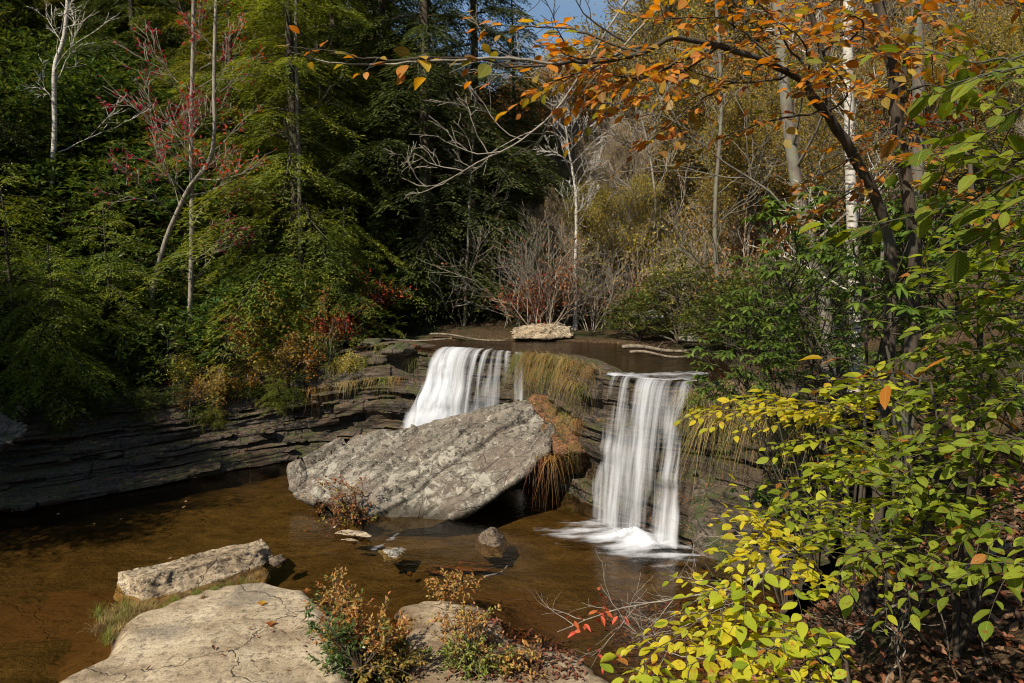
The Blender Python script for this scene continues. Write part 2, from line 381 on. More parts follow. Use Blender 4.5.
for r,l in enumerate(lev):
    q=max(l,0); zt=Tc[:,2]; z=q*zt if l>=0 else np.full(ns,l)
    # soft stair profile
    wob=vn(sl,np.full(ns,9.),.18,3)*.05
    ql=np.clip(q+wob,0,1) if 0<q<1 else np.full(ns,q)
    nl=lerp(7.,17.,left); st=(np.floor(ql*nl)+sm((ql*nl-np.floor(ql*nl)-.0)/lerp(.75,.9,left)*1.0)**2.2)/nl
    kk=np.clip(np.searchsorted(LB,ql,side='right')-1,0,len(LB)-2); fr=(ql-LB[kk])/(LB[kk+1]-LB[kk]); st2=lerp(LV[kk],LV[kk+1],sm((fr-.55)/.45))
    st=lerp(st,st2,left); st=np.where(q>=1,1,np.where(q<=0,0,st))
    prof=lerp(st,np.where(st<.45,st/.45*.8,.8+(st-.45)/.55*.2),late)
    xy=lerp(Bc[:,:2],Tc[:,:2],prof[:,None])
    li=np.searchsorted(layers,np.clip(ql,0,1))
    bk_=np.floor(sl*.8+li*3.7+vn(sl,li*3.,.5,2)).astype(int); lo=(RTAB[li%256,bk_%256]-.5)*lerp(.22,.42,left)+vn(sl,li*7.7,.55,4)*.26*(1 if l>0 else .3)
    lo=lo+vn(sl,np.full(ns,q*9.),1.8,3)*.08
    und=-.45*np.exp(-((q-.22)/.16)**2)*sm((tt-4)/2)*(1-late)  # undercut foot
    fade=min(1,(1-q)/.05+.35)
    xy=xy+outw*((lo*fade+und*1.0)[:,None])
    V[r,:,:2]=xy; V[r,:,2]=z+vn(sl,np.full(ns,q*5),.8,3)*.02
top=V[len(lev)-1].copy()
for k,(dd,dz) in enumerate(((.12,.02),(.35,.03),(.6,.02),(.95,-.25))):
    V[len(lev)+k,:,:2]=top[:,:2]-outw*dd; V[len(lev)+k,:,2]=top[:,2]+dz+vn(sl,np.full(ns,k*2.),1.2,3)*.05
nr_=V.shape[0]; i=(np.arange(nr_-1)*ns)[:,None]; j=np.arange(ns-1)[None]
mb=MB(); mb.add(V,np.stack([i+j,i+j+1,i+ns+j+1,i+ns+j],-1))
o=link('rock_ledges',mb.mesh('rock_ledges',M_LEDGE,smooth=False)); tag(o,label='dark layered rock ledges that wall in the pool and carry the falls',kind='structure')
WALL=V
def wallpt(t,q):                                      # a point on the wall: station t, height fraction q
    c=int(np.clip(t/(len(BASE)-1)*(ns-1),0,ns-1)); r=5+int(np.clip(q,0,1)*85); return WALL[r,c].copy(), outw[c].copy()

# ------------------------------------------------------------ foreground bedrock
N=NT('bedrock_pale'); p=N.pos()
n1=N.noise(N.mapping(p,(1,1.8,1),(0,0,.5)),.8,7,.62,.4); n2=N.noise(p,11,8,.72); n3=N.noise(p,60,3,.7)
c=N.ramp(n1,[(.33,(.18,.13,.08)),(.47,(.38,.3,.195)),(.65,(.56,.47,.33))])
c=N.mix(N.ramp(n2,[(.38,.75),(.5,0.)]),c,(.12,.09,.06)); n4=N.noise(N.mapping(p,(1,1,1),(0,0,1.)),.55,6,.6,1.); c=N.mix(N.ramp(n4,[(.56,0.),(.66,.5)]),c,(.17,.155,.13)); n5=N.noise(p,26,6,.75); c=N.mix(N.ramp(n5,[(.56,0.),(.64,.55)]),c,(.09,.075,.055)); c=N.mix(N.ramp(n3,[(.6,0.),(.66,.6)]),c,(.12,.09,.06))
cr_=N.n('ShaderNodeTexVoronoi',{'Vector':N.n('ShaderNodeVectorMath',{0:p,1:N.noise(p,1.2,5,.6,out=1)},operation='ADD').outputs[0],'Scale':.42},feature='DISTANCE_TO_EDGE').outputs[0]
ck=N.ramp(cr_,[(.0,1.),(.006,0.)]); c=N.mix(N.math('MULTIPLY',ck,.75),c,(.06,.045,.03))
gz=N.n('ShaderNodeSeparateXYZ',{'Vector':p}).outputs[2]
c=N.mix(N.ramp(N.math('ADD',gz,N.math('MULTIPLY',N.math('SUBTRACT',n1,.5),.12)),[(.01,.95),(.12,0.)]),c,(.1,.055,.022))
h=N.math('SUBTRACT',N.math('ADD',N.math('MULTIPLY_ADD',n5,-.4,N.math('MULTIPLY',n2,.8)),n1),N.math('MULTIPLY',ck,.6))
b=N.n('ShaderNodeBump',{'Height':h,'Strength':.8,'Distance':.06})
M_BED=N.done(N.n('ShaderNodeBsdfPrincipled',{'Base Color':c,'Roughness':.8,'Normal':b.outputs[0],'Specular IOR Level':.3}).outputs[0])
S1=np.array([G(x,y,.18)[:2] for x,y in ((30,700),(70,672),(110,650),(120,628),(142,611),(170,600),(205,589),(240,581),(268,577),(303,590),(322,604),(345,640),(352,690),(380,800),(300,900),(-300,900),(-60,780))])
S2=np.array([G(x,y,.12)[:2] for x,y in ((418,612),(440,598),(470,600),(492,622),(520,645),(560,655),(592,680),(620,720),(600,800),(420,800),(415,690),(425,650))])
def slabz(X,Y):
    z=np.full(X.shape,-.5)
    for S,h in ((S1,.2),(S2,.05)):
        ins=inside(X,Y,S); d,_,_=segdist(X,Y,S,True)
        zz=np.where(ins,d,-d)+vn(X,Y,1.6,4)*.16*(1 if h>.15 else 1.)+(0 if h>.15 else .12+vn(X,Y,1.1,4)*.42); d=np.abs(zz); ins=zz>0
        s=np.clip(zz/.2,-1,1); zh=-.03+(h+.03)*sm(s*.5+.5)*1.0+np.where(ins,np.minimum(d*(.03 if h>.15 else .01),.06),np.maximum(-d*.5,-.45))
        z=np.maximum(z,zh)
    q_=(vn(X,Y,.5,3)+1)*5; st=(np.floor(q_)+sm((q_-np.floor(q_))*3.))/5*.07
    return z+vn(X,Y,.9,5)*.045+st-.05
sheet('bedrock',np.arange(-9.3,2.6,.033),np.arange(8.,12.4,.033),slabz,M_BED,label='pale tan bedrock shelf at the near edge of the pool',kind='structure')

# ------------------------------------------------------------ water
def water_mat(name,tint,streak=(1,1,1),bs=.12,rough=.06,rot=0.):
    N=NT(name); p=N.pos()
    n=N.noise(N.mapping(p,streak,(0,0,rot)),2.2,5,.55,.5); n2=N.noise(N.mapping(p,streak,(0,0,rot)),11,3,.5)
    h=N.math('ADD',n,N.math('MULTIPLY',n2,.25))
    b=N.n('ShaderNodeBump',{'Height':h,'Strength':bs,'Distance':.12})
    fr=N.n('ShaderNodeFresnel',{'IOR':1.33,'Normal':b.outputs[0]})
    gl=N.n('ShaderNodeBsdfGlossy',{'Roughness':rough,'Normal':b.outputs[0],'Color':(1,1,1,1)})
    tr=N.n('ShaderNodeBsdfTransparent',{'Color':tint+(1,)})
    return N.done(N.n('ShaderNodeMixShader',{0:fr.outputs[0],1:tr.outputs[0],2:gl.outputs[0]}).outputs[0])
M_W1=water_mat('pool_water',(.76,.64,.42),(1,1.6,1),.14,.12)
M_W2=water_mat('creek_water',(.6,.42,.25),(.7,1.6,1),.35,.1)
def flat(name,poly,z,mat,label):
    bm=bmesh.new(); vs_=[bm.verts.new((x,y,z)) for x,y in poly]; bm.faces.new(vs_); me=bpy.data.meshes.new(name); bm.normal_update(); 
    if bm.faces[:][0].normal.z<0: bmesh.ops.reverse_faces(bm,faces=bm.faces[:])
    bm.to_mesh(me); bm.free(); me.materials.append(mat); return tag(link(name,me),label=label,kind='structure')
flat('pool_water',[(-40,3),(5.6,3),(5.6,12.5),(4.4,14.4),(3,15.2),(2,16.5),(1.4,18.5),(.3,20),(-3,21.),(-7,20.8),(-14,16.5),(-40,12)],0.,M_W1,'clear brown water of the pool below the falls')
flat('creek_water',[(-13,23.5),(-6.5,21.9),(-3.,21.0),(-2.2,20.97),(-1,20.38),(.3,19.38),(1.35,17.75),(2.12,15.72),(3.1,15.2),(4.,14.85),(5.3,14.4),(6.,17),(5.6,21),(3,24),(-5,24.5),(-13,27)],ZU,M_W2,'shallow brown creek above the falls')

def fall_mat(name,dens=.5,fu=9.,fv=.35):
    N=NT(name); u=N.uv()
    a=N.noise(N.mapping(u,(fu,fv,1)),1.,6,.62,.15); b_=N.noise(N.mapping(u,(fu*.22,fv*.6,1)),1.,3,.5,.2)
    s=N.math('ADD',N.math('MULTIPLY_ADD',a,.44,.03),N.math('MULTIPLY_ADD',b_,1.3,-.35))
    sx=N.n('ShaderNodeSeparateXYZ',{'Vector':N.n('ShaderNodeAttribute',attribute_name='env').outputs['Vector']})
    e=N.math('SUBTRACT',sx.outputs[0],.5)
    s=N.math('ADD',s,N.math('MULTIPLY',e,.55))
    al=N.ramp(s,[(.58-dens*.3,0.),(.72-dens*.3,.25),(1.02-dens*.3,.92)])
    bp=N.n('ShaderNodeBump',{'Height':a,'Strength':.5,'Distance':.04})
    d=N.n('ShaderNodeBsdfDiffuse',{'Color':(.74,.76,.8,1),'Normal':bp.outputs[0]})
    t=N.n('ShaderNodeBsdfTranslucent',{'Color':(.85,.88,.92,1)})
    m=N.n('ShaderNodeMixShader',{0:.35,1:d.outputs[0],2:t.outputs[0]})
    g=m
    return N.done(N.n('ShaderNodeMixShader',{0:al,1:N.n('ShaderNodeBsdfTransparent').outputs[0],2:g.outputs[0]}).outputs[0])
M_F1=fall_mat('falling_water',.5,9.,.5); M_F2=fall_mat('falling_water_thin',.44,21.,.4)
M_FO=fall_mat('foam',.6,3.6,2.6); M_CAS=fall_mat('cascade_water',.5,6.,1.6)
def envmesh(mb,name,mat,env):
    me=mb.mesh(name,mat); a=me.attributes.new('env','FLOAT_VECTOR','POINT')
    e=np.zeros((len(me.vertices),3),np.float32); e[:,0]=env; a.data.foreach_set('vector',e.ravel()); return me
def fall(name,lip,foot,mat,env,nsx=90,nt=60,off=0.,amp=.05,seed=0,hp=.55,bulge=None,zl=None):
    """lip/foot control points along the width; env(s,t) thickness of the water"""
    s=np.linspace(0,1,nsx); L=crom(lip,s*(len(lip)-1)); B=crom(foot,s*(len(foot)-1))
    up=np.zeros_like(L); d=nrm(np.stack([B[:,0]-L[:,0]+1e-4,B[:,1]-L[:,1]-.05,np.zeros(nsx)],-1))
    rows=[]; tv=np.concatenate([np.linspace(-.12,0,5)[:-1],np.linspace(0,1,nt)]); E=[]
    width=np.linalg.norm(L[-1]-L[0])
    for t in tv:
        if t<0: p=L+d*(t*3.2); p[:,2]=L[:,2]+.012
        else:
            z=lerp(L[:,2],B[:,2],t); h=t**hp; p=lerp(L,B,h[:,None] if hasattr(h,'shape') and h.shape else h); p[:,2]=z
            if bulge is not None: p=p+d*bulge(s,t)[:,None]
            p=p+d*(off+amp*vn(s*width*6+seed,np.full(nsx,t*2.5+seed),1.,3)*sm(t*6))[:,None]
        rows.append(p); E.append(env(s,max(t,0))*(sm((t+.12)/.12) if t<0 else 1))
    V=np.array(rows); n0,n1_=V.shape[:2]; i=(np.arange(n0-1)*n1_)[:,None]; j=np.arange(n1_-1)[None]
    T,S=np.meshgrid(tv,s,indexing='ij')
    mb=MB(); mb.add(V,np.stack([i+j,i+j+1,i+n1_+j+1,i+n1_+j],-1),np.stack([S*width+seed*3.3,T*3.2+seed],-1))
    return envmesh(mb,name,mat,np.array(E).ravel())
def edge(s,a=.06): return sm(s/a)*sm((1-s)/a)
def redge(s,t,a=.08,k=1.): return sm((s-.0-.06*vn(s*0+t*4,s*0+k,1.,3)*2)/(a*1.5))*sm((1-s-.0-.06*vn(s*0+t*4,s*0+k+9,1.,3)*2)/(a*1.5))
# left fall
lf=empty('waterfall',(-1.2,20,0),'left waterfall, broad white cascade behind the big boulder','waterfall')
lip=np.array([(-2.2,20.95,ZU+.02),(-1.8,20.85,ZU+.03),(-1.,20.42,ZU+.03),(-.3,19.95,ZU+.03),(.32,19.4,ZU+.03)])
foot=np.array([(-3.0,19.3,0.),(-2.3,19.3,0.),(-1.5,19.3,0.),(-.5,19.25,0),(.35,18.95,0)])
def rel(me,name,par):
    o=link(name,me,par); l=par.location; o.location=(-l[0],-l[1],-l[2]); return o
eL=lambda s,t: edge(s,.03)*(.58-.05*sm((s-.3)/.3)+.35*sm((t-.1)/.3)*(1-sm((s-.25)/.3)))-.35*np.exp(-((s-.78)/.018)**2)-.5*np.exp(-((s-.86)/.03)**2)+.1*vn(s*9,s*0+3,1,2)
bl=lambda s,t: (.16*np.exp(-((t-.45)/.1)**2)+.12*np.exp(-((t-.75)/.08)**2)-.1*np.exp(-((t-.3)/.1)**2))*(1-sm((s-.3)/.25))
rel(fall('water_sheet',lip,foot,M_F1,eL,seed=1,bulge=bl,amp=.09,hp=.5),'water_sheet',lf)
rel(fall('water_sheet',lip,foot,M_F2,lambda s,t:eL(s,t)*.9,seed=5,off=.1,bulge=bl,amp=.1,hp=.5),'water_sheet',lf)
cs=fall('cascade',np.array([(-2.25,20.6,ZU+.0),(-2.0,20.6,ZU+.0),(-1.75,20.5,ZU)]),np.array([(-3.45,19.0,0.),(-2.5,18.9,0.),(-1.35,18.95,0.)]),M_CAS,lambda s,t:redge(s,t,.2,5.)*(.3+.34*sm(t/.35)+.3*vn(s*5,s*0+t*4,1.,3)),nsx=70,seed=14,amp=.16,hp=.6,bulge=lambda s,t:.1*np.exp(-((t-.3-.2*s)/.09)**2)+.12*np.exp(-((t-.6-.15*s)/.1)**2)+.09*vn(s*7,s*0+t*5,1.,3))
rel(cs,'cascade',lf)
rel(fall('water_spray',np.array([(-3.0,20.9,1.5),(-2.6,20.6,2.3),(-2.3,20.5,2.9)]),np.array([(-3.4,19.4,.0),(-3.0,19.1,0),(-2.4,19.1,0)]),M_F1,lambda s,t:edge(s,.12)*(.55+.2*t),nsx=40,seed=9,amp=.12),'water_spray',lf)
# right fall
rf=empty('waterfall',(2.9,14.7,0),'right waterfall, tall narrow veil dropping straight into the foaming pool','waterfall')
lip=np.array([(2.12,15.68,ZU+.02),(2.6,15.35,ZU+.02),(3.1,15.0,ZU-.02),(3.6,14.75,ZU-.04),(4.05,14.7,ZU)])
foot=np.array([(1.78,15.2,0),(2.15,14.6,0),(2.6,14.05,0),(3.05,13.55,0),(3.45,13.2,.05)])
eR=lambda s,t: redge(s,t,.09,3.)*(.37+.18*np.exp(-((s-.5)/.17)**2)*(1-.35*sm((t-.5)*2))+.14*sm((t-.3)/.4)-.2*np.exp(-((s-.24)/.07)**2)*(1-sm((t-.35)/.2))-.12*sm((s-.78)/.15)*(1-sm((t-.5)/.2)))+.08*vn(s*11,s*0+8,1,2)
br=lambda s,t: .22*np.exp(-((t-.56)/.07)**2)*np.exp(-((s-.82)/.12)**2)+.1*np.exp(-((t-.5)/.05)**2)*np.exp(-((s-.1)/.15)**2)
rel(fall('water_sheet',lip,foot,M_F1,eR,seed=2,bulge=br,amp=.07,hp=.5),'water_sheet',rf)
rel(fall('water_sheet',lip,foot,M_F2,lambda s,t:eR(s,t)*.95,seed=7,off=.12,bulge=br,amp=.1,hp=.5),'water_sheet',rf)
# water skating over the shelf above the right fall
mb=MB(); s=np.linspace(0,1,60); t=np.linspace(0,1,26); S,T=np.meshgrid(s,t)
a=crom(np.array([(2.3,15.9,0),(3.3,16.0,0),(4.6,15.7,0)]),s*2); b_=crom(np.array([(2.15,15.6,0),(3.1,15.0,0),(4.1,14.7,0)]),s*2)
V=lerp(a[None],b_[None],T[...,None]); V[...,2]=ZU+.03+vn(S*9,T*6,1.,3)*.035-.03*T; ny,nx=S.shape
i=(np.arange(ny-1)*nx)[:,None]; j=np.arange(nx-1)[None]; mb.add(V,np.stack([i+j,i+j+1,i+nx+j+1,i+nx+j],-1),np.stack([S*2.2,T*1.3],-1))
rel(envmesh(mb,'shelf_ripples',M_FO,(.33+.4*T*edge(S,.1)+.3*vn(S*6,T*4,1.,3)).ravel()),'shelf_ripples',rf)
def foamdisc(name,c,rx,ry,rot,z,k,par,seed=0,hgt=.12,mat=None):
    th=np.linspace(0,2*math.pi,49)[:-1]; r=np.linspace(.02,1,22); Rr,TH=np.meshgrid(r,th,indexing='ij')
    wob=1+.18*vn(np.cos(TH)*2+seed,np.sin(TH)*2,1.,3)
    x=Rr*np.cos(TH)*rx*wob; y=Rr*np.sin(TH)*ry*wob; cr,sr=math.cos(rot),math.sin(rot)
    X=c[0]+x*cr-y*sr; Y=c[1]+x*sr+y*cr; Z=z+hgt*np.exp(-(Rr/.4)**2)*(1+vn(X,Y,5.,3)*.8)+.01
    V=np.stack([X,Y,Z],-1); n0,n1_=Rr.shape; i=(np.arange(n0-1)*n1_)[:,None]; j=np.arange(n1_)[None]; j2=(j+1)%n1_
    mb=MB(); mb.add(V,np.stack([i+j,i+j2,i+n1_+j2,i+n1_+j],-1),np.stack([X*1.,Y*2.2],-1))
    e=(k-(k-.02)*Rr**.8).ravel(); return rel(envmesh(mb,name,mat or M_FO,e),name,par)
c=G(632,541); foamdisc('foam',(c[0],c[1]),1.45,.85,-.55,.02,1.5,rf,1,.22)
foamdisc('foam',(c[0]-.3,c[1]+.1),1.9,1.1,-.5,.01,1.15,rf,4,.04)
foamdisc('foam',(3.15,13.4),.8,.4,-.6,.012,.9,rf,9,.08)
foamdisc('foam',(-2.7,19.0),1.2,.5,0,.015,.8,lf,6,.15)
# little riffles where the pool spills over its sill
for (pts,wd,lab) in ((((400,533),(385,543),(368,552)),.12,'short white riffle beside the foot of the big boulder'),
                 (((508,565),(500,573),(482,577)),.04,'pale curl of ripples under the round dark stone')):
    C=crom(np.array([G(x,y,.012) for x,y in pts]),np.linspace(0,2,20)); t=np.linspace(0,1,20)
    tg=nrm(np.gradient(C,axis=0)); sd_=nrm(np.cross(tg,(0,0,1.)))
    ac=np.linspace(-1,1,9); ww=wd*(.6+.8*t)[:,None,None]*(1+.4*vn(t*6,t*0+wd*50,1.,2))[:,None,None]
    V=C[:,None]+sd_[:,None]*ac[None,:,None]*ww; V[...,2]=.012+.02*(1-ac[None]**2)+.008*vn(V[...,0]*8,V[...,1]*8)
    i=(np.arange(19)*9)[:,None]; j=np.arange(8)[None]; mb=MB(); mb.add(V,np.stack([i+j,i+j+1,i+10+j,i+9+j],-1),np.stack([V[...,0]*3,V[...,1]*3],-1))
    me=envmesh(mb,'riffle',M_FO,((.42-.6*ac[None]**2)*(edge(t,.2)[:,None])).ravel()); tag(link('riffle',me),lab,'rapids','riffles over the sill')
# ------------------------------------------------------------ loose rocks
def rock(name,pts,mat,label,cat='rock',vox=.06,amp=.08,strat=.05,sdir=(0,0,1),freq=1.2,group=None,seed=0,parent=None,smooth=0,sstep=7.,wob=.6):
    bm=bmesh.new()
    for p in pts: bm.verts.new(tuple(p))
    bmesh.ops.convex_hull(bm,input=bm.verts[:]); 
    for v in [v for v in bm.verts if not v.link_faces]: bm.verts.remove(v)
    me=bpy.data.meshes.new(name+'_hull'); bm.to_mesh(me); bm.free()
    o=bpy.data.objects.new(name+'_hull',me); COL.objects.link(o)
    m=o.modifiers.new('r','REMESH'); m.mode='VOXEL'; m.voxel_size=vox
    if smooth: m=o.modifiers.new('s','SMOOTH'); m.iterations=smooth; m.factor=.5
    bpy.context.view_layer.update(); dg=bpy.context.evaluated_depsgraph_get()
    me2=bpy.data.meshes.new_from_object(o.evaluated_get(dg)); bpy.data.objects.remove(o); bpy.data.meshes.remove(me)
    n=len(me2.vertices); co=np.zeros(n*3,np.float32); me2.vertices.foreach_get('co',co); co=co.reshape(-1,3).astype(float)
    no=np.zeros(n*3,np.float32); me2.vertices.foreach_get('normal',no); no=no.reshape(-1,3).astype(float)
    sd_=nrm(np.array(sdir,float)); off=np.array([seed*7.1,seed*3.3,seed*5.7])
    d=np.zeros(n)
    h=co@sd_
    for i in range(n):
        q=Vector(co[i]+off)
        a=mnoise.fractal(q*freq,1.,2.,4); a2=mnoise.fractal(q*freq*4,1.,2.,4)
        hh=h[i]*sstep+mnoise.noise(q*.8)*wob; st=mnoise.cell(Vector((math.floor(hh)*3.7,math.floor(co[i][0]*.7+mnoise.noise(q*.8)*1.5),seed)))-.5
        fr=hh-math.floor(hh); gr=-1.2*math.exp(-(min(fr,1-fr)/.07)**2)*(.5+mnoise.noise(q*1.7))
        rd=1-abs(mnoise.noise(q*freq*2.2))*2
        d[i]=amp*(a*.9+a2*.28+rd*.15)+strat*(st+gr*.6)
    co+=no*d[:,None]
    ctr=co.mean(0); ctr[2]=co[:,2].min()
    me2.vertices.foreach_set('co',(co-ctr).astype(np.float32).ravel()); me2.update(); me2.name=name
    me2.polygons.foreach_set('use_smooth',np.ones(len(me2.polygons),bool))
    me2.materials.clear(); me2.materials.append(mat)
    o=link(name,me2,parent,ctr); 
    if parent is None: tag(o,label,cat,group)
    return o
M_BOULDER=rock_mat('boulder_rock',(.05,.042,.032),(.15,.13,.1),(.28,.25,.205),strata=.8,lichen=(.31,.29,.235),rot=(0,R(24),0),scale=.8,bump=.9,tint=(.13,.098,.075),damp=True,lmask=True,crack=.4)
M_SLABR=rock_mat('slab_rock',(.12,.085,.05),(.3,.225,.14),(.46,.37,.25),strata=.6,lichen=(.46,.41,.31),scale=1.2,lmask=True)
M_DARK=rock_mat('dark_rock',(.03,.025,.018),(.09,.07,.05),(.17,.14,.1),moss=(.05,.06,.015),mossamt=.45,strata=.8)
M_RUST=rock_mat('rust_rock',(.05,.025,.012),(.14,.065,.03),(.22,.12,.06),moss=(.06,.055,.015),mossamt=.4,strata=.8,litter=True)
M_GREY=rock_mat('grey_rock',(.1,.085,.065),(.24,.21,.17),(.4,.36,.3),strata=.7,lichen=(.42,.4,.33),scale=1.6)
M_GREY2=rock_mat('brown_rock',(.045,.03,.02),(.12,.085,.055),(.22,.18,.13),strata=.7,scale=1.6)
big=[P(291,468,16.4),P(335,441,17.),P(380,430,17.4),P(440,424,17.6),P(503,401,17.5),P(529,399,17.3),P(548,416,17.0),P(556,432,16.8),
     P(293,493,15.9),P(330,498,15.5),P(345,514,15.0),P(385,532,14.7),P(432,528,14.75),P(475,508,15.1),P(515,482,15.5),P(550,455,16.0),
     P(340,480,17.8),P(420,500,18.),P(520,450,18.2),P(400,548,15.2)]
rock('boulder',big,M_BOULDER,'huge tilted grey boulder with lichen lying across the pool','boulder',vox=.045,amp=.075,strat=.15,sdir=(-.42,-.12,.9),freq=.55,seed=1,sstep=2.2)
# the rust brown ledge that leans behind the boulder's right end
rock('leaning_ledge',[P(528,398,18),P(545,392,18.4),P(602,436,16.6),P(600,450,16.2),P(560,452,16.1),P(545,440,16.4),P(535,425,17),P(590,470,16.6),P(560,480,17)],M_RUST,'rust brown leaf strewn ledge rock leaning behind the right end of the boulder','rock',vox=.06,amp=.1,strat=.06,freq=1.4,seed=4)
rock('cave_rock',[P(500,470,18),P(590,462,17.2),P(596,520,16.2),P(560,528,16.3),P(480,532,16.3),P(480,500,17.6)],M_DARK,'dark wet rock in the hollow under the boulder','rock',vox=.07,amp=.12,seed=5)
slab=[P(116,572,11.9),P(190,556,12.7),P(262,538,13.5),P(270,545,13.2),P(272,560,12.9),P(142,578,11.25),P(180,570,11.7),P(232,557,12.3),P(262,548,12.7),
      P(112,601,11.5),P(140,616,10.95),P(201,600,11.5),P(266,584,12.4),P(200,575,12.6)]
rock('slab_rock',slab,M_SLABR,'long flat pale rock slab lying at the pool edge with grass at its foot','rock',vox=.035,amp=.05,strat=.03,sdir=(.05,0,1),freq=2.,seed=2,sstep=9)
rock('stone',[P(268,556,12.7),P(283,553,12.9),P(287,562,12.6),P(270,570,12.4),P(280,570,12.5)],M_GREY2,'small dark stone at the right end of the long pale slab','rock',vox=.03,amp=.03,seed=8,group=None)
rock('round_stone',[P(474,538,14.0),P(488,529,14.2),P(503,532,14.1),P(510,546,13.8),P(504,558,13.2),P(486,561,13.1),P(475,551,13.5),P(492,529,13.7)],M_GREY2,'round dark stone sitting alone in the pool right of the boulder','rock',vox=.03,amp=.05,freq=2.5,seed=3,smooth=2,strat=.01)
rock('flat_stone',[P(376,557,13.3),P(388,552,13.5),P(409,556,13.3),P(400,567,12.8),P(384,569,12.8),P(392,557,13.)],M_GREY,'small flat pale stone in front of the boulder','rock',vox=.025,amp=.03,freq=3,seed=6,strat=.01).location.z+=.13
rock('lichen_stone',[P(331,534,14.2),P(345,529,14.5),P(366,537,14.1),P(376,547,13.6),P(350,551,13.5),P(336,546,13.7)],M_SLABR,'low lichen speckled stone beneath the bush at the foot of the boulder','rock',vox=.03,amp=.04,freq=3,seed=7,strat=.01).location.z+=.16
rock('shelf_boulder',[P(508,331,23.6),P(520,324,24),P(560,322,24.3),P(574,327,24),P(576,338,23.2),P(540,340,22.9),P(510,339,23),P(545,325,23.2)],M_SLABR,'tan boulder on the far bank of the creek above the falls','boulder',vox=.06,amp=.1,seed=9)
rock('bank_boulder',[P(-60,425,15.8),P(-40,402,16.5),P(20,406,16.5),P(38,420,16.2),P(34,440,15.8),P(0,452,15.4),P(-50,460,15.2)],M_DARK,'dark mossy boulder on the shaded left bank at the frame edge','boulder',vox=.07,amp=.12,seed=10)
rock('sloping_rock',[P(692,470,14.4),P(735,480,14.1),P(790,535,12.9),P(760,575,12.3),P(705,580,12.4),P(686,545,13.4),P(700,500,14),P(800,590,12.3)],M_DARK,'dark mossy rock sloping down from the foot of the right waterfall','rock',vox=.07,amp=.14,seed=12,strat=.08)
rock('sill_rock',[P(400,585,12.6),P(440,574,13.4),P(500,569,13.8),P(520,578,13.2),P(450,592,12.4)],M_RUST,'low brown sill just under the water in front of the round stone','rock',vox=.05,amp=.05,seed=13).location.z=-.42
for k,(x,y,D,wd,lab) in enumerate(((648,318,22.8,.7,'grey lichen rock under the dark green laurel beyond the creek'),(690,338,20.5,.4,'small grey rock by the logs beyond the creek'),(400,352,20.9,.55,'flat ledge stone on the left edge of the upper creek'),(372,345,21.8,.6,'weathered ledge stone behind the left end of the fall'))):
    c=P(x,y,D); rr=np.random.default_rng(k+50); pts=nrm(rr.normal(0,1,(22,3)))*[wd,wd*.8,wd*.5]+c
    rock('bank_stone',pts,M_GREY if k<2 else M_DARK,lab,vox=.06,amp=.07,seed=20+k)

# fallen logs on the upper creek
M_LOG=bark_mat('log_bark',(.06,.045,.03),(.2,.165,.12),scale=6)
for (a,b_,r,lab) in (((622,347,19.6),(694,351,19.),.065,'weathered grey log lying on the creek bank above the right fall'),
                  ((630,352,19.),(690,357,18.2),.045,'thinner pale log lying in front of the weathered log'),
                  ((352,341,22.2),(452,339,22.6),.045,'dead log lying along the ledge behind the left waterfall'),
                  ((430,334,23.5),(505,341,22.9),.04,'slim fallen trunk resting on the creek bank left of the tan boulder')):
    A=P(*a);B=P(*b_); A[2]=max(A[2],ZU+.05); t=np.linspace(0,1,9)[:,None]; pts=A*(1-t)+B*t; pts[:,2]+=.04*np.sin(t[:,0]*7); pts[:,1]+=.05*np.sin(t[:,0]*5)
    mb=MB(); tube(mb,pts-A,np.linspace(r,r*.6,9),8); tube(mb,np.array([pts[4],pts[4]+[.15,-.1,.25]])-A,[r*.3,r*.1],5); tag(link('fallen_log',mb.mesh('fallen_log',M_LOG),None,A),lab,'log','fallen logs above the falls')

rs=np.random.default_rng(31)
for k in range(12):
    t=rs.uniform(1.6,5.2); p_,o_=wallpt(t,rs.uniform(.05,.6)); wd=rs.uniform(.15,.4); pts=nrm(rs.normal(0,1,(16,3)))*[wd,wd*.8,wd*.35]+p_+np.append(o_*.1,.05)
    rock('ledge_stone',pts,M_LEDGE,'broken flat stone lying on the shaded left ledges','rock',vox=.05,amp=.03,seed=40+k,group='broken stones on the left ledges')
# ------------------------------------------------------------ foliage materials
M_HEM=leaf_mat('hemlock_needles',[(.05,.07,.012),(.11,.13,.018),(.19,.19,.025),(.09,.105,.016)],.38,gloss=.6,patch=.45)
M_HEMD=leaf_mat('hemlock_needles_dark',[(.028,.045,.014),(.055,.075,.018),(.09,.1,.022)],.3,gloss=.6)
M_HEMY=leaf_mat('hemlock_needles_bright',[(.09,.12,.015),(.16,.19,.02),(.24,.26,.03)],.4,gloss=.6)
M_RHO=leaf_mat('rhododendron_leaf',[(.02,.04,.01),(.04,.07,.014),(.075,.105,.018),(.14,.15,.022)],.28,gloss=.45)
M_RHOF=leaf_mat('laurel_leaf_far',[(.03,.055,.012),(.06,.09,.018),(.11,.13,.025),(.16,.15,.03)],.25,gloss=.45)
M_OLI=leaf_mat('olive_leaf',[(.18,.18,.03),(.3,.27,.045),(.42,.32,.07),(.34,.22,.06)],.45,gloss=.7,hvar=.06)
M_ORA=leaf_mat('orange_leaf',[(.22,.07,.012),(.34,.13,.015),(.3,.17,.03),(.16,.05,.012)],.35,gloss=.7)
M_BRN=leaf_mat('brown_leaf',[(.17,.07,.025),(.3,.14,.045),(.34,.2,.07),(.3,.1,.03)],.3,gloss=.8)
M_RED=leaf_mat('red_leaf',[(.28,.02,.012),(.42,.04,.02),(.3,.06,.02)],.35,gloss=.6)
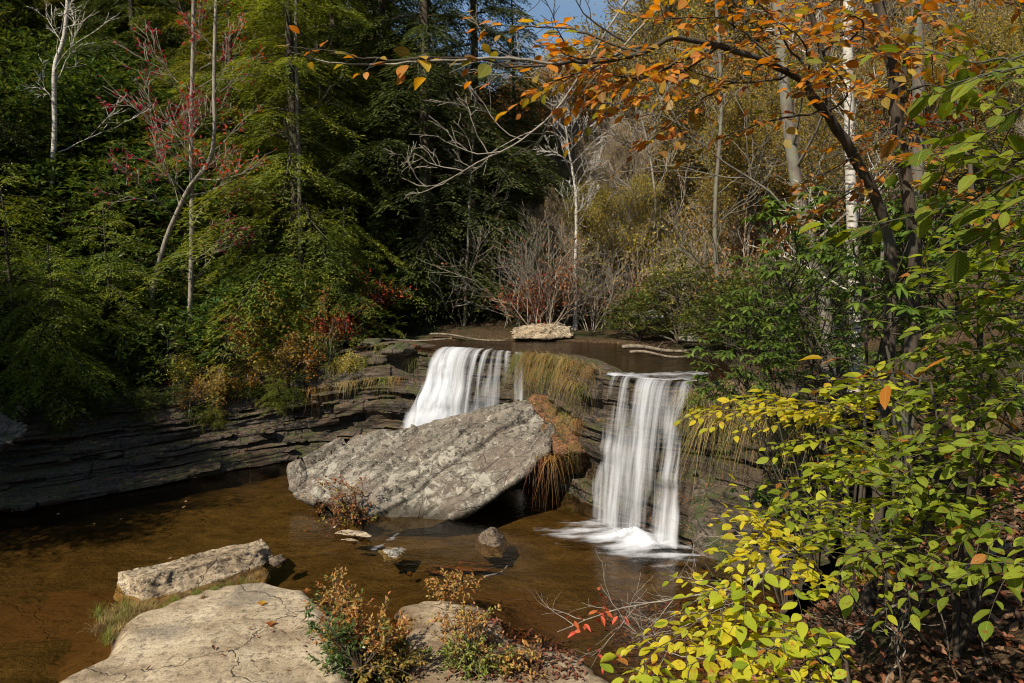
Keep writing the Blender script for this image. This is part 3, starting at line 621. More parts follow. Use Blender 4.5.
M_STRAW=leaf_mat('straw_grass',[(.1,.05,.02),(.25,.155,.06),(.34,.25,.1),(.13,.11,.03)],.25,gloss=.7)
M_RUSTG=leaf_mat('rust_grass',[(.15,.06,.02),(.26,.12,.035),(.2,.13,.05)],.25,gloss=.7)
M_GRS=leaf_mat('green_grass',[(.08,.1,.015),(.14,.16,.025),(.2,.2,.04),(.26,.2,.07)],.3,gloss=.7)
M_TRK=bark_mat('dark_bark',(.03,.024,.018),(.09,.07,.05),(.07,.08,.04))
M_TRKG=bark_mat('grey_bark',(.07,.06,.045),(.18,.155,.125),(.15,.15,.11))
M_BIR=bark_mat('pale_birch_bark',(.3,.275,.23),(.5,.47,.41),scale=5,stretch=1,peel=(.08,.06,.045),bump=.2)
M_PALE=bark_mat('pale_twig_bark',(.14,.12,.095),(.28,.25,.2),scale=12)
M_TWG=bark_mat('brown_twig_bark',(.2,.16,.12),(.4,.33,.25),scale=12)
M_BRB=bark_mat('brown_bark',(.03,.023,.016),(.085,.066,.048),(.07,.07,.05))

# ------------------------------------------------------------ growing things
PROTO=[]
def proto(name,parts):
    """parts: list of (part name, MB or mesh, material, child parts)"""
    return dict(name=name,meshes=[(n,mb.mesh(n,m)) for n,mb,m in parts if mb.n])
def plant(pr,loc,label,cat,group=None,rz=0.,s=1.,sz=None,tilt=(0,0)):
    o=empty(pr['name'],loc,label,cat,group,rz,s)
    if sz: o.scale=(s,s,s*sz)
    o.rotation_euler=(tilt[0],tilt[1],rz)
    for n,me in pr['meshes']: link(n,me,o)
    return o
def hemlock(h,rad,seed,mat,z0=.12,step=.2,needle=.15,dens=1.,bark=M_TRK,lean=.0,rtr=.012,k2=.17):
    r=np.random.default_rng(seed); w_=MB(); f=MB()
    t=np.linspace(0,1,14); trunk=np.stack([vn(t*3+seed,t*0,1.,2)*h*.012+lean*t,vn(t*3,t*0+seed,1.,2)*h*.012,t*h],-1)
    tube(w_,trunk,np.maximum(.02,h*rtr*(1-t)**.8),7)
    z=h*z0; az=r.random()*6
    while z<h*.985:
        q=(z/h-z0)/(1-z0); L=rad*(1-q)**.75*(.35+.65*min(1,q*6+.4))*r.uniform(.6,1.15)+.15
        az+=2.4+r.normal(0,.3)
        if r.random()<dens:
            dr=np.array([math.cos(az),math.sin(az),0]); tt_=np.linspace(0,1,7); b0=np.array([np.interp(z,trunk[:,2],trunk[:,0]),np.interp(z,trunk[:,2],trunk[:,1]),z])
            rise=r.uniform(-.1,.5)*(.3+q); dp=r.uniform(.35,.85)
            pts=b0+dr*(L*tt_)[:,None]+np.array([0,0,1])*(L*(rise*tt_-dp*tt_**2*(1-q*.6)))[:,None]
            pts[1:]+=r.normal(0,.02*L,(6,3)); tube(w_,pts,np.linspace(.012+.008*L,.004,7),3)
            m=max(3,int(L/k2)); ts=np.linspace(.18,1,m); side=np.array([-dr[1],dr[0],0])
            B=[];D=[]
            for i,tq in enumerate(ts):
                p0=np.array([np.interp(tq,tt_,pts[:,c]) for c in range(3)])
                for sg in (-1,1):
                    ls=(.42*L*(1.05-tq)+.18)*r.uniform(.6,1.2); d2=nrm(dr*.75+side*sg*r.uniform(.7,1.1)+[0,0,r.normal(-.05,.1)])
                    nn=max(3,int(ls/(needle*.42))); u=np.linspace(.05,1,nn)[:,None]
                    c=p0+d2*ls*u+np.array([0,0,-1])*ls*r.uniform(.3,.9)*u**2
                    B.append(c);D.append(np.broadcast_to(d2,(nn,3))+[0,0,-.4])
            B=np.concatenate(B);D=np.concatenate(D); n=len(B)
            sgn=r.choice([-1,1],n)[:,None]; s2=np.cross(D,[0,0,1.])
            for q2 in range(2):
                dd=D+s2*sgn*r.uniform(.5,1.3,(n,1))*(1 if q2 else -1)+r.normal(0,.15,(n,3))
                leafq(f,B+r.normal(0,.02,(n,3)),dd,np.array([0,0,1.])+r.normal(0,.35,(n,3)),needle*r.uniform(.7,1.6,n),needle*.25,.1)
        z+=step*(.4+1.2*r.random())*(h/10)**.5
    return [('trunk',w_,bark),('crown',f,mat)]
def grow(out,tips,p,d,L,rad,depth,r,spread=.6,grav=.0,seg=6,kids=(3,5),ratio=.62,wob=.12,up=.15,minr=.006,start=.3):
    t=np.linspace(0,1,seg+1); pts=[np.array(p,float)]; d=nrm(np.array(d,float))
    for i in range(seg):
        d=nrm(d+r.normal(0,wob,3)+np.array([0,0,up*.3-grav*.3])); pts.append(pts[-1]+d*L/seg)
    pts=np.array(pts); rr=np.maximum(minr,rad*(1-t*.75)); out.append((pts,rr,depth))
    if depth==0: tips.append(pts); return
    n=r.integers(kids[0],kids[1]+1)
    for i in range(n):
        q=start+(1-start)*(i+r.random())/n; k=min(seg-1,int(q*seg)); f=q*seg-k; b=pts[k]*(1-f)+pts[k+1]*f
        ax=nrm(pts[k+1]-pts[k]); s=nrm(np.cross(ax,r.normal(0,1,3))); nd=nrm(ax*math.cos(spread)+s*math.sin(spread)*r.uniform(.7,1.2))
        grow(out,tips,b,nd,L*ratio*(1.15-.5*q)*r.uniform(.7,1.2),rr[k]*.6,depth-1,r,spread,grav,max(3,seg-1),kids,ratio,wob,up,minr,start*.8)
    if depth>=1: tips.append(pts[-2:])
def broad(h,seed,mat,bark,depth=3,leafn=6,leaf=.1,spread=.75,trad=None,kids=(4,6),ratio=.55,clear=.3,minr=.01,stems=1,wob=.12,up=.2,fuzz=.35,base_r=0.,lmax=None,sides=(3,4,5,7)):
    r=np.random.default_rng(seed); out=[];tips=[]
    for s_ in range(stems):
        d=[r.normal(0,.05 if stems==1 else .45),r.normal(0,.05 if stems==1 else .45),1]
        grow(out,tips,r.normal(0,base_r,3)*[1,1,0],d,h*(1 if stems==1 else r.uniform(.6,1)),trad or h*.012,depth,r,spread,seg=9 if stems==1 else 6,kids=kids if stems>1 else (kids[0]*3,kids[1]*3),ratio=ratio,up=up,minr=minr,start=clear,wob=wob*(.35 if stems==1 else 1))
        kids_=kids
    w_=MB(); f=MB()
    for pts,rr,dp in out: tube(w_,pts,rr,sides[min(dp,3)])
    if leafn>0:
        A=np.concatenate([np.stack([t_[0],t_[-1]])[None] for t_ in tips]); n=len(A)
        k=np.repeat(np.arange(n),r.poisson(leafn,n)); u=r.random((len(k),1)); b=A[k,0]*(1-u)+A[k,1]*u+r.normal(0,fuzz,(len(k),3))*.35
        dd=nrm(A[k,1]-A[k,0])+r.normal(0,.7,(len(k),3))+[0,0,-.3]
        leafq(f,b,dd,np.array([0,0,1.])+r.normal(0,.5,(len(k),3)),leaf*r.uniform(.7,1.4,len(k)),leaf*r.uniform(.5,.75,len(k)),.15)
    return w_,f
def broad_parts(*a,**k):
    mat,bark=a[2],a[3]; w_,f=broad(*a,**k); return [('trunk',w_,bark),('crown',f,mat)]
def laurel(seed,rad,h,mat,bark=M_BRB,n=420,leaf=.17,per=7,wide=.3):
    """evergreen shrub: forked stems that end in whorls of long leaves"""
    r=np.random.default_rng(seed); w_=MB(); f=MB()
    ph=r.random(n)*6.283; ct=r.uniform(-.1,1,n); rr=r.uniform(.45,1.,n)**.5*(1+.25*vn(np.cos(ph)*2+seed,ct*2+np.sin(ph)*2,1.5,3))
    st=np.sqrt(np.maximum(0,1-ct**2))
    T=np.stack([np.cos(ph)*st*rad*rr,np.sin(ph)*st*rad*rr,h*.25+ct*h*.72*rr],-1)
    ns_=9; ends=T[r.choice(n,ns_)]
    for e in ends:
        t=np.linspace(0,1,6)[:,None]; pts=e*t*[1,1,0]+np.array([0,0,1])*e[2]*t**.7+r.normal(0,.04,(6,3)); tube(w_,pts,np.linspace(.035,.01,6),4)
    for e in T[::6]:
        a=ends[np.argmin(np.linalg.norm(ends-e,axis=1))]*.7; tube(w_,np.array([a,(a+e)/2+[0,0,-.05],e]),[.012,.009,.006],3)
    k=np.repeat(np.arange(n),per); m=len(k); az=r.random(m)*6.283; el=r.uniform(-.45,.5,m)
    d=np.stack([np.cos(az)*np.cos(el),np.sin(az)*np.cos(el),np.sin(el)],-1)+nrm(T[k])*.35
    leafq(f,T[k]+d*.02,d,np.array([0,0,1.])+r.normal(0,.25,(m,3)),leaf*r.uniform(.7,1.25,m),leaf*wide*r.uniform(.8,1.2,m),.2)
    return [('stem',w_,bark),('foliage',f,mat)]
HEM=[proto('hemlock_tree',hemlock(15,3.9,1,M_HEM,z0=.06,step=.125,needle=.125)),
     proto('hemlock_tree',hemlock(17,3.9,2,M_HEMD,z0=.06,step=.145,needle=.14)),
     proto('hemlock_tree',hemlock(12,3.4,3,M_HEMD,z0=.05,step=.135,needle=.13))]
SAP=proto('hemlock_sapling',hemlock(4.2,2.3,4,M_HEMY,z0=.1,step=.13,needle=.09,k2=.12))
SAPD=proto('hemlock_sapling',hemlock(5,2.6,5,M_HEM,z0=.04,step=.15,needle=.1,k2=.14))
RHO=[proto('rhododendron',laurel(11,1.5,2.3,M_RHO)),proto('rhododendron',laurel(12,1.8,2.0,M_RHO,n=520)),proto('rhododendron',laurel(13,1.4,2.7,M_RHOF,n=420,leaf=.15))]
LAUR=proto('laurel_shrub',laurel(14,1.6,2.4,M_RHOF,n=620,leaf=.14))
OLI=[proto('olive_tree_in_leaf',broad_parts(12,21,M_OLI,M_TRKG,depth=3,leafn=10,leaf=.15,fuzz=.8,spread=.8,minr=.015)),
     proto('broadleaf_tree',broad_parts(10,22,M_OLI,M_TRKG,depth=3,leafn=4,leaf=.16,fuzz=.9,spread=.7,minr=.015))]
OLI[0]['name']='broadleaf_tree'
BARE=[proto('bare_tree',broad_parts(12,31,M_OLI,M_TWG,depth=3,leafn=1.2,leaf=.15,spread=.65,minr=.012,kids=(4,6))),
      proto('bare_tree',broad_parts(9,32,M_BRN,M_PALE,depth=3,leafn=.6,leaf=.14,spread=.6,minr=.014,kids=(4,6)))]
ORAT=proto('autumn_tree',broad_parts(10,41,M_ORA,M_TRKG,depth=3,leafn=5,leaf=.17,fuzz=.8,spread=.8,minr=.015))
BSH=[proto('bare_shrub',broad_parts(3.4,51,M_OLI,M_TWG,depth=2,leafn=5,leaf=.1,spread=.6,stems=8,kids=(4,6),trad=.024,minr=.008,base_r=.25,clear=.15)),
     proto('bare_shrub',broad_parts(2.6,52,M_BRN,M_TWG,depth=2,leafn=4,leaf=.1,spread=.6,stems=8,kids=(4,5),trad=.025,minr=.009,base_r=.25,clear=.15))]
FAN=proto('bare_shrub',broad_parts(3.6,56,M_BRN,M_PALE,depth=2,leafn=.3,leaf=.1,spread=.7,stems=9,kids=(5,7),trad=.022,minr=.006,base_r=.25,clear=.15,wob=.1))
RSH=proto('red_shrub',broad_parts(1.7,53,M_RED,M_TRKG,depth=2,leafn=5,leaf=.09,spread=.6,stems=6,kids=(3,5),trad=.02,minr=.008,base_r=.2,clear=.15))
OSH=proto('autumn_shrub',broad_parts(1.6,54,M_ORA,M_TRKG,depth=2,leafn=9,leaf=.09,spread=.6,stems=7,kids=(3,5),trad=.02,minr=.008,base_r=.2,clear=.15))
GSH=proto('green_shrub',broad_parts(1.5,55,M_OLI,M_TRKG,depth=2,leafn=10,leaf=.08,spread=.6,stems=7,kids=(3,5),trad=.02,minr=.008,base_r=.2,clear=.15))
def hz(x,y): return float(height(np.array([x]),np.array([y]))[0])
def put(pr,px,D,label,cat,group=None,s=1.,rz=None,sz=None,dz=-.05,sink=0,tilt=(0,0)):
    x=(px-CX)/F*D; return plant(pr,(x,D,hz(x,D)+dz-sink),label,cat,group,rng.random()*6.28 if rz is None else rz,s,sz,tilt)
# -- hero trees and shrubs
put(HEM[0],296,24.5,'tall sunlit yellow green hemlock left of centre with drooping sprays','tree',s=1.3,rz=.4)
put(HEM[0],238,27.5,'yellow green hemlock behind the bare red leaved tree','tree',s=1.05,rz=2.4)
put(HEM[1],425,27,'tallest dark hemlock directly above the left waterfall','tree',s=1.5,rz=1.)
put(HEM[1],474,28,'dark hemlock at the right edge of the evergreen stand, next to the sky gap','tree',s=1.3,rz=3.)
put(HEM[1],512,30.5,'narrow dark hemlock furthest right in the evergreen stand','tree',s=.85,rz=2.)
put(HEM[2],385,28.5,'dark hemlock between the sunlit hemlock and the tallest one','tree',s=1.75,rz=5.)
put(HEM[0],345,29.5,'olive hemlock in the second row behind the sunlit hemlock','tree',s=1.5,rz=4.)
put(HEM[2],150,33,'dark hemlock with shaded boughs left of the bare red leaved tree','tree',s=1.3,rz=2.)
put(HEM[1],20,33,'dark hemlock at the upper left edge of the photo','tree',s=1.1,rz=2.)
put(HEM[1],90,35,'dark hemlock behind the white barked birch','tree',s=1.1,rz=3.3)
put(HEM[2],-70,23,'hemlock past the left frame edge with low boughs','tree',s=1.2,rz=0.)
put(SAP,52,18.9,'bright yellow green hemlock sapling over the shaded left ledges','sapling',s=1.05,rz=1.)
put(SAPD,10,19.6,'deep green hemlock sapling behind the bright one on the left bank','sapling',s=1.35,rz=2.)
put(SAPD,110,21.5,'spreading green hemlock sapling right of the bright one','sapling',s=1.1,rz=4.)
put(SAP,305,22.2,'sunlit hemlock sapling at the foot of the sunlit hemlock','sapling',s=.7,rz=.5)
put(SAPD,345,23.,'half shaded hemlock sapling between sunlit hemlock and the red shrub','sapling',s=.95,rz=5.5)
put(GSH,296,21.6,'rounded yellow green shrub overhanging the ledge','shrub',s=1.6)
put(OSH,268,21.75,'orange and green shrub overhanging the ledge with dry grass','shrub',s=1.3)
put(OSH,330,21.9,'orange tinted low shrub at the edge above the dark undercut','shrub',s=1.05)
put(GSH,232,21.6,'pale green shrub at the left end of the overhanging bushes','shrub',s=.8)
put(RSH,352,22.2,'red leaved shrub on the ledge left of the waterfall','shrub',s=.85)
put(RSH,374,23.5,'small red shrub deeper in the trees above the left fall','shrub',s=.9,dz=.9)
put(RSH,527,25,'rusty red shrub behind the tan boulder on the far bank','shrub',s=1.0)
put(OSH,545,25.5,'orange shrub behind the tan boulder on the far bank','shrub',s=1.05)
put(LAUR,680,21.7,'big dark green laurel beyond the creek above the right fall','shrub',s=1.15,rz=1)
put(LAUR,640,23.2,'green laurel left of the big dark one beyond the creek','shrub',s=.85,rz=2)
put(LAUR,735,18.6,'green laurel on the bank right of the right waterfall','shrub',s=.95,rz=3)
put(RHO[0],775,16.8,'rhododendron behind the leaning trunk on the right bank','shrub',s=1.,rz=3)
put(FAN,545,24.6,'pale bare shrub fanning out on the far bank','shrub',s=1.15,rz=1)
put(FAN,520,25.5,'pale bare shrub whose arching stems lean left beside the hemlocks','shrub',s=1.2,rz=3)
put(FAN,596,25.,'pale bare shrub right of the slim white birch','shrub',s=.95,rz=4)
rs=np.random.default_rng(66)
for i in range(13):
    t=3.1+3.1*(i+rs.random())/13; p_,o_=wallpt(t,rs.choice([1.,.9,.75])); pr=[GSH,OSH,GSH,RHO[2],OSH,GSH][i%6]; p_[:2]-=o_*.1
    plant(pr,p_-[0,0,.25],('yellow green bush spilling over the ledge rim left of the falls','orange tinged bush spilling over the ledge rim left of the falls','yellow green bush spilling over the ledge rim left of the falls','dark laurel bush spilling over the ledge rim left of the falls','orange tinged bush spilling over the ledge rim left of the falls','yellow green bush spilling over the ledge rim left of the falls')[i%6],'shrub','bushes spilling over the left ledge',rs.random()*6,rs.uniform(.55,.95)*(.55 if i%6==3 else 1),1.,(-.35,0))
for i in range(22):
    t=.8+4.5*(i+rs.random())/22; p_,o_=wallpt(t,rs.uniform(.45,.97))
    plant([RHO[0],RHO[1],SAPD,RHO[2]][i%4],p_-[0,0,.1],'low dark green evergreen rooted on the shaded left ledges','shrub','evergreens on the shaded left ledges',rs.random()*6,rs.uniform(.18,.36))
# slim trees with their own parts
def tree_path(name,path,r0,r1,bark,label,cat,seed=1,limbs=10,limbL=2.,leafmat=None,leafn=0,leaf=.12,clear=.3,spread=.9,up=.15,depth=2,k=8,minr=.008,kids=(3,5),start_down=True,lsc=1.):
    """a tree whose trunk follows given points; limbs grow from it"""
    path=[np.array(p,float) for p in path]
    b=path[0]
    if start_down: b=np.array([b[0],b[1],hz(b[0],b[1])-.1]); path=[b]+path if path[0][2]-b[2]>.3 else [b]+path[1:]
    r=np.random.default_rng(seed); C=crom(np.array(path),np.linspace(0,len(path)-1,28)); t=np.linspace(0,1,28)
    C[3:-3,:]+=np.cumsum(r.normal(0,.012,(22,3)),0)*.6
    R_=lerp(r0,r1,t); R_[0]*=1.5; R_[1]*=1.2
    root=empty(name,b,label,cat); w_=MB(); tube(w_,C-b,R_,k); link('trunk',w_.mesh('trunk',bark),root)
    tips=[]
    for i in range(limbs):
        q=clear+(1-clear)*(i+r.random())/limbs; j=min(26,int(q*27)); ax=nrm(C[j+1]-C[j]); s_=nrm(np.cross(ax,r.normal(0,1,3))); d=nrm(ax*math.cos(spread)+s_*math.sin(spread))
        out=[]; grow(out,tips,C[j]-b,d,limbL*r.uniform(.6,1.2)*(1.2-.6*q),max(minr*1.2,R_[j]*.27),depth,r,spread=.6,up=up,minr=minr,kids=kids,seg=6,ratio=.6)
        w_=MB(); [tube(w_,p_,rr,(3,4,5)[min(dp,2)]) for p_,rr,dp in out]; link('limb',w_.mesh('limb',bark),root)
    if leafmat and leafn:
        A=np.concatenate([np.stack([t_[0],t_[-1]])[None] for t_ in tips]); n=len(A); f=MB()
        kk=np.repeat(np.arange(n),r.poisson(leafn,n)); u=r.random((len(kk),1)); bb=A[kk,0]*(1-u)+A[kk,1]*u+r.normal(0,.05,(len(kk),3))
        leafq(f,bb,nrm(A[kk,1]-A[kk,0])+r.normal(0,.7,(len(kk),3))+[0,0,-.4],np.array([0,0,1.])+r.normal(0,.5,(len(kk),3)),leaf*r.uniform(.7,1.3,len(kk)),leaf*.6,.15)
        link('leaves',f.mesh('leaves',leafmat),root)
    return root
tree_path('birch_tree',[P(575,335,25),P(576,270,25),P(577,200,25.1),P(570,150,25.2),P(565,118,25.3)],.07,.02,M_BIR,'slim white birch standing beyond the creek in the centre','tree',2,16,1.8,clear=.35,M_=0) if False else \
tree_path('birch_tree',[P(575,335,25),P(576,270,25),P(577,200,25.1),P(570,150,25.2),P(565,112,25.3)],.085,.02,M_BIR,'slim white birch standing beyond the creek in the centre','tree',2,20,1.9,clear=.35,minr=.008,kids=(4,6))
tree_path('birch_tree',[P(52,200,25),P(54,130,25),P(55,70,25),P(66,30,25),P(74,-60,25)],.1,.06,M_BIR,'pale barked birch on the upper left slope','tree',3,9,2.6,clear=.35,minr=.012)
tree_path('red_leaved_tree',[P(190,330,22.5),P(192,230,22.4),P(191,150,22.3),P(192,60,22.2),P(193,-80,22.1)],.10,.05,M_PALE,'nearly bare grey tree with scattered red leaves against dark hemlocks','tree',4,26,2.6,M_RED,1.9,.12,clear=.3,minr=.008,kids=(4,5))
tree_path('red_leaved_tree',[P(152,300,22.5),P(166,240,22.4),P(188,190,22.2),P(214,150,22.),P(216,60,22),P(218,-60,22)],.09,.05,M_PALE,'bare grey tree leaning right beside the straight one with red leaves','tree',5,16,2.4,M_RED,1.4,.12,clear=.45,minr=.008)
tree_path('bare_tree',[P(300,300,24),P(299,180,24),P(296,60,24),P(296,-60,24)],.09,.06,M_TRKG,'bare grey stem in front of the sunlit hemlock','tree',6,9,2.,clear=.2,minr=.011)
tree_path('bare_tree',[P(465,320,26),P(470,200,26),P(476,90,26)],.08,.03,M_TRKG,'thin bare tree between the two dark hemlocks above the left fall','tree',8,10,2.2,clear=.15,minr=.012)
tree_path('birch_tree',[P(856,345,12.5),P(853,240,12.5),P(850,120,12.5),P(848,-60,12.5)],.11,.085,M_BIR,'straight white barked birch on the right bank','tree',9,7,2.,M_ORA,1.,.1,clear=.2,minr=.008)
tree_path('leaning_tree',[P(829,345,13.5),P(820,280,13.6),P(800,200,13.8),P(787,110,14),P(780,40,14.1),P(770,-70,14.3)],.15,.1,M_TRKG,'grey trunk leaning left on the right bank above the fall','tree',10,12,3.,M_ORA,1.2,.1,clear=.3,minr=.009)
tree_path('bare_tree',[P(722,330,21),P(716,220,21),P(722,110,21),P(716,0,21)],.08,.05,M_TRKG,'slender bare grey tree behind the laurels right of the creek','tree',11,16,2.6,M_BRN,.5,.12,clear=.2,minr=.011)
tree_path('bare_tree',[P(648,300,26),P(655,200,26),P(640,110,26)],.08,.03,M_PALE,'pale bare tree with fine twigs on the sunny slope','tree',12,18,2.8,M_BRN,.4,.12,clear=.15,minr=.013)
tree_path('sapling',[P(862,420,7.),P(861,350,7),P(857,300,7.1),P(853,240,7.2)],.022,.01,M_BRB,'thin brown sapling standing between the laurel leaves on the right','sapling',13,4,.7,clear=.2,minr=.004)
tree_path('sapling',[P(984,300,8.),P(978,200,8),P(966,135,8.1),P(950,40,8.2)],.035,.02,M_BRB,'dark thin sapling leaning left near the right frame edge','sapling',14,8,1.3,M_ORA,2.,.1,clear=.2,minr=.005)

# -- the forest mass: scattered individuals
placed=[]
def scatter(n,xr,yr,mind,fn,tries=16000,test=None,seed=1):
    r=np.random.default_rng(seed); c=0; mine=[]
    X=r.uniform(*xr,tries); Y=r.uniform(*yr,tries); Z=height(X,Y)
    for x,y,z in zip(X,Y,Z):
        if c>=n: break
        if abs(x)>y*.80+1.5: continue
        if test and not test(x,y,z): continue
        if any((x-a)**2+(y-b)**2<mind*mind for a,b in mine): continue
        mine.append((x,y)); fn(x,y,z,r,c); c+=1
    return c
lt=lambda x,y: segdist(np.array([x]),np.array([y]),LTOE)[2][0]>0
def dist_l(x,y):
    d,_,s_=segdist(np.array([x]),np.array([y]),LTOE); return d[0]*s_[0]
def dist_r(x,y):
    d,_,s_=segdist(np.array([x]),np.array([y]),RTOE); return -d[0]*s_[0]
def skycap(x,y,z,h,lim=76):
    """keep the gap of sky open: shorten what would stand in it"""
    px,py=proj((x,y,z+h)); w_=h*.28*F/y
    if 525-w_<px<640+w_ and py<lim: return max(.25,((lim-proj((x,y,z))[1])/(py-proj((x,y,z))[1])))
    return 1.
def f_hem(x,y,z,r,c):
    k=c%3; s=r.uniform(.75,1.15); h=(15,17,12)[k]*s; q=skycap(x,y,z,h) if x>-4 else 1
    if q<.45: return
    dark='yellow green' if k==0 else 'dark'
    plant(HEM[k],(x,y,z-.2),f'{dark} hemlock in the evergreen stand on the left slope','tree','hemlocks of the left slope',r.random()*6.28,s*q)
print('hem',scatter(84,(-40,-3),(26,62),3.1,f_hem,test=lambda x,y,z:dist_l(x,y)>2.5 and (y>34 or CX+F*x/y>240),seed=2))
def f_rho(x,y,z,r,c):
    k=r.choice([0,0,1,1,2]); plant(RHO[k],(x,y,z-.15),'dark green rhododendron thicket bush on the left slope','shrub','rhododendrons of the left slope',r.random()*6.28,r.uniform(.8,1.3)*(1+.5*sm((y-21)/8)),r.uniform(.9,1.3))
print('rho',scatter(230,(-24,-2.5),(19.5,38),1.15,f_rho,test=lambda x,y,z:dist_l(x,y)>-.6 and segdist(np.array([x]),np.array([y]),TOP)[0][0]>.5 and not inside(np.array([x]),np.array([y]),CREEK)[0] and not inside(np.array([x]),np.array([y]),POOLT)[0],seed=3))
def f_far(x,y,z,r,c):
    k=r.random(); x_,s=x,r.uniform(.7,1.1)
    if y<34: s*=.72
    h=13.5*s; q=skycap(x,y,z,h)
    if q<.35: return
    GR=(HEM[0] if c%7==0 else None)
    s*=q
    dr_=dist_r(x,y)
    if x<3.5 and y<37: return
    if x<3 and k<.45: pr,l,g=ORAT,'orange brown autumn tree on the valley slope behind the bare trees','autumn trees of the far slope'
    elif GR and x>2: plant(HEM[0],(x,y,z-.2),'green conifer among the bare trees of the far slope','tree','conifers of the far slope',r.random()*6.28,s*.7); return
    elif k<.2: pr,l,g=OLI[0],'olive leaved tree on the far sunny slope','olive leaved trees of the far slope'
    elif k<.32: pr,l,g=OLI[1],'thin crowned olive tree on the far sunny slope','thin olive trees of the far slope'
    elif k<.82: pr,l,g=BARE[c%2],'bare pale twigged tree on the far sunny slope','bare trees of the far slope'
    else: pr,l,g=ORAT,'rust coloured autumn tree on the far sunny slope','rust coloured trees of the far slope'
    plant(pr,(x,y,z-.15),l,'tree',g,r.random()*6.28,s)
print('far',scatter(330,(-8,80),(25,110),2.3,f_far,test=lambda x,y,z:dist_l(x,y)<1.5 and y-24>abs(x-2)*.3,seed=4))
def f_bsh(x,y,z,r,c):
    k=r.random()
    if k<.3: pr,l,g=BSH[0],'bare twiggy shrub on the slope right of the creek','bare shrubs of the right slope'
    elif k<.5: pr,l,g=BSH[1],'twiggy shrub with a few orange leaves on the slope right of the creek','orange flecked shrubs of the right slope'
    elif k<.64: plant(OLI[c%2],(x,y,z-.08),'young olive leaved tree on the slope right of the creek','sapling','young trees of the right slope',r.random()*6.28,r.uniform(.25,.45)); return
    elif k<.76: plant(BARE[c%2],(x,y,z-.08),'young bare tree on the slope right of the creek','sapling','young bare trees of the right slope',r.random()*6.28,r.uniform(.3,.5)); return
    else: pr,l,g=LAUR,'green laurel on the slope right of the creek','laurels of the right slope'
    plant(pr,(x,y,z-.08),l,'shrub',g,r.random()*6.28,r.uniform(.7,1.25))
print('bsh',scatter(230,(1,34),(17,48),1.05,f_bsh,test=lambda x,y,z:not inside(np.array([x]),np.array([y]),CREEK)[0] and z>3.3 and (y>23.5 or x>6.2) and segdist(np.array([x]),np.array([y]),CREEK,True)[0][0]>.9,seed=5))
# off to the left and behind: the near trees whose shade lies on the left bank
for x,y,k,s in ((-19.3,10.1,0,.85),(-16.9,13.9,1,.85),(-22,12.9,1,1.)):
    plant(OLI[k],(x,y,max(hz(x,y),-.3)-.2),'broadleaf tree on the left bank outside the frame that shades the ledges','tree','trees beyond the left frame edge',x,s)
for x,y,k,s in ((-22,17.5,0,1.),(-26,15.,1,1.)):
    plant(HEM[k],(x,y,hz(x,y)-.2),'hemlock of the left bank outside the frame','tree','hemlocks beyond the left frame edge',x,s)
# ------------------------------------------------------------ grasses and low plants
def tuft(n,seed,L,mat,hang=False,spread=.1,W=.012):
    r=np.random.default_rng(seed); f=MB(); b=r.normal(0,spread,(n,3))*[1,.5,.25]
    if hang: d=np.stack([r.normal(0,.42,n),-.45+r.normal(0,.25,n),r.normal(.1,.25,n)],-1); blade(f,b,d,L*r.uniform(.2,1.1,n)**1.3*.6,W*r.uniform(.4,1.3,n),r.uniform(.5,1.9,n),6)
    else: d=np.stack([r.normal(0,.5,n),r.normal(0,.5,n),1+r.random(n)*.4],-1); blade(f,b,d,L*r.uniform(.5,1.1,n),W,r.uniform(.1,.7,n),5)
    return f.mesh('grass_tuft',mat)
HG=[tuft(55,k,.85+.2*k,(M_STRAW,M_STRAW,M_RUSTG,M_GRS)[k],True,.13) for k in range(4)]
UG=[tuft(120,10+k,.32,(M_GRS,M_STRAW,M_GRS)[k],False,.09,.009) for k in range(3)]
def tuf(me,p,label,group,rz=0,s=1.,cat='grass tuft'):
    o=link('grass_tuft',me,None,p); o.rotation_euler=(0,0,rz); o.scale=(s,s,s); return tag(o,label,cat,group)
r=np.random.default_rng(5)
def walldir(t):
    _,o_=wallpt(t,.97); return math.atan2(o_[1],o_[0])+math.pi/2
for i in range(74):                                     # between the falls
    t=9.95+1.95*((i+r.random())/74); q=r.choice([1.,1.,.9,.62]); p,o_=wallpt(t,q); p[:2]+=o_*.06
    if q==1.: p[2]+=.05
    tuf(HG[r.choice([0,0,1,2,3])],p,'dry straw coloured grass hanging over the mossy ledge between the two falls','hanging grass between the falls',walldir(t)+r.normal(0,.2),r.uniform(.65,1.1) if q>.8 else r.uniform(.4,.7))
for i in range(26):                                     # right of the right fall
    t=14.1+2.6*((i+r.random())/34); q=r.choice([1.,.95,.8]); p,o_=wallpt(t,q); p[:2]+=o_*.08
    tuf(HG[r.choice([0,1,1,3])],p,'long dry grass and rootlets hanging on the cliff right of the right fall','hanging grass right of the right fall',walldir(t)+r.normal(0,.2),r.uniform(.9,1.6))
for i in range(26):                                     # below the overhanging shrubs
    t=3.4+4.2*((i+r.random())/26); q=r.choice([1.,.9,.7]); p,o_=wallpt(t,q); p[:2]+=o_*.05
    tuf(HG[r.choice([0,1,2,3])],p,'dry grass hanging from the ledge under the overhanging shrubs left of the falls','hanging grass left of the falls',walldir(t)+r.normal(0,.2),r.uniform(.5,.9))
for k,(x,y,D,s,m,lab) in enumerate(((540,456,16.,1.,2,'rust red grass hanging from the leaning ledge beside the boulder'),(553,456,15.9,1.,2,'longest rust red grass hanging at the right end of the boulder'),(574,444,15.9,.6,3,'yellow green grass hanging right of the rust red grass'),(531,456,16.1,.6,2,'short rust grass at the boulder corner'))):
    tuf(HG[m],P(x,y,D),lab,None,0,s)
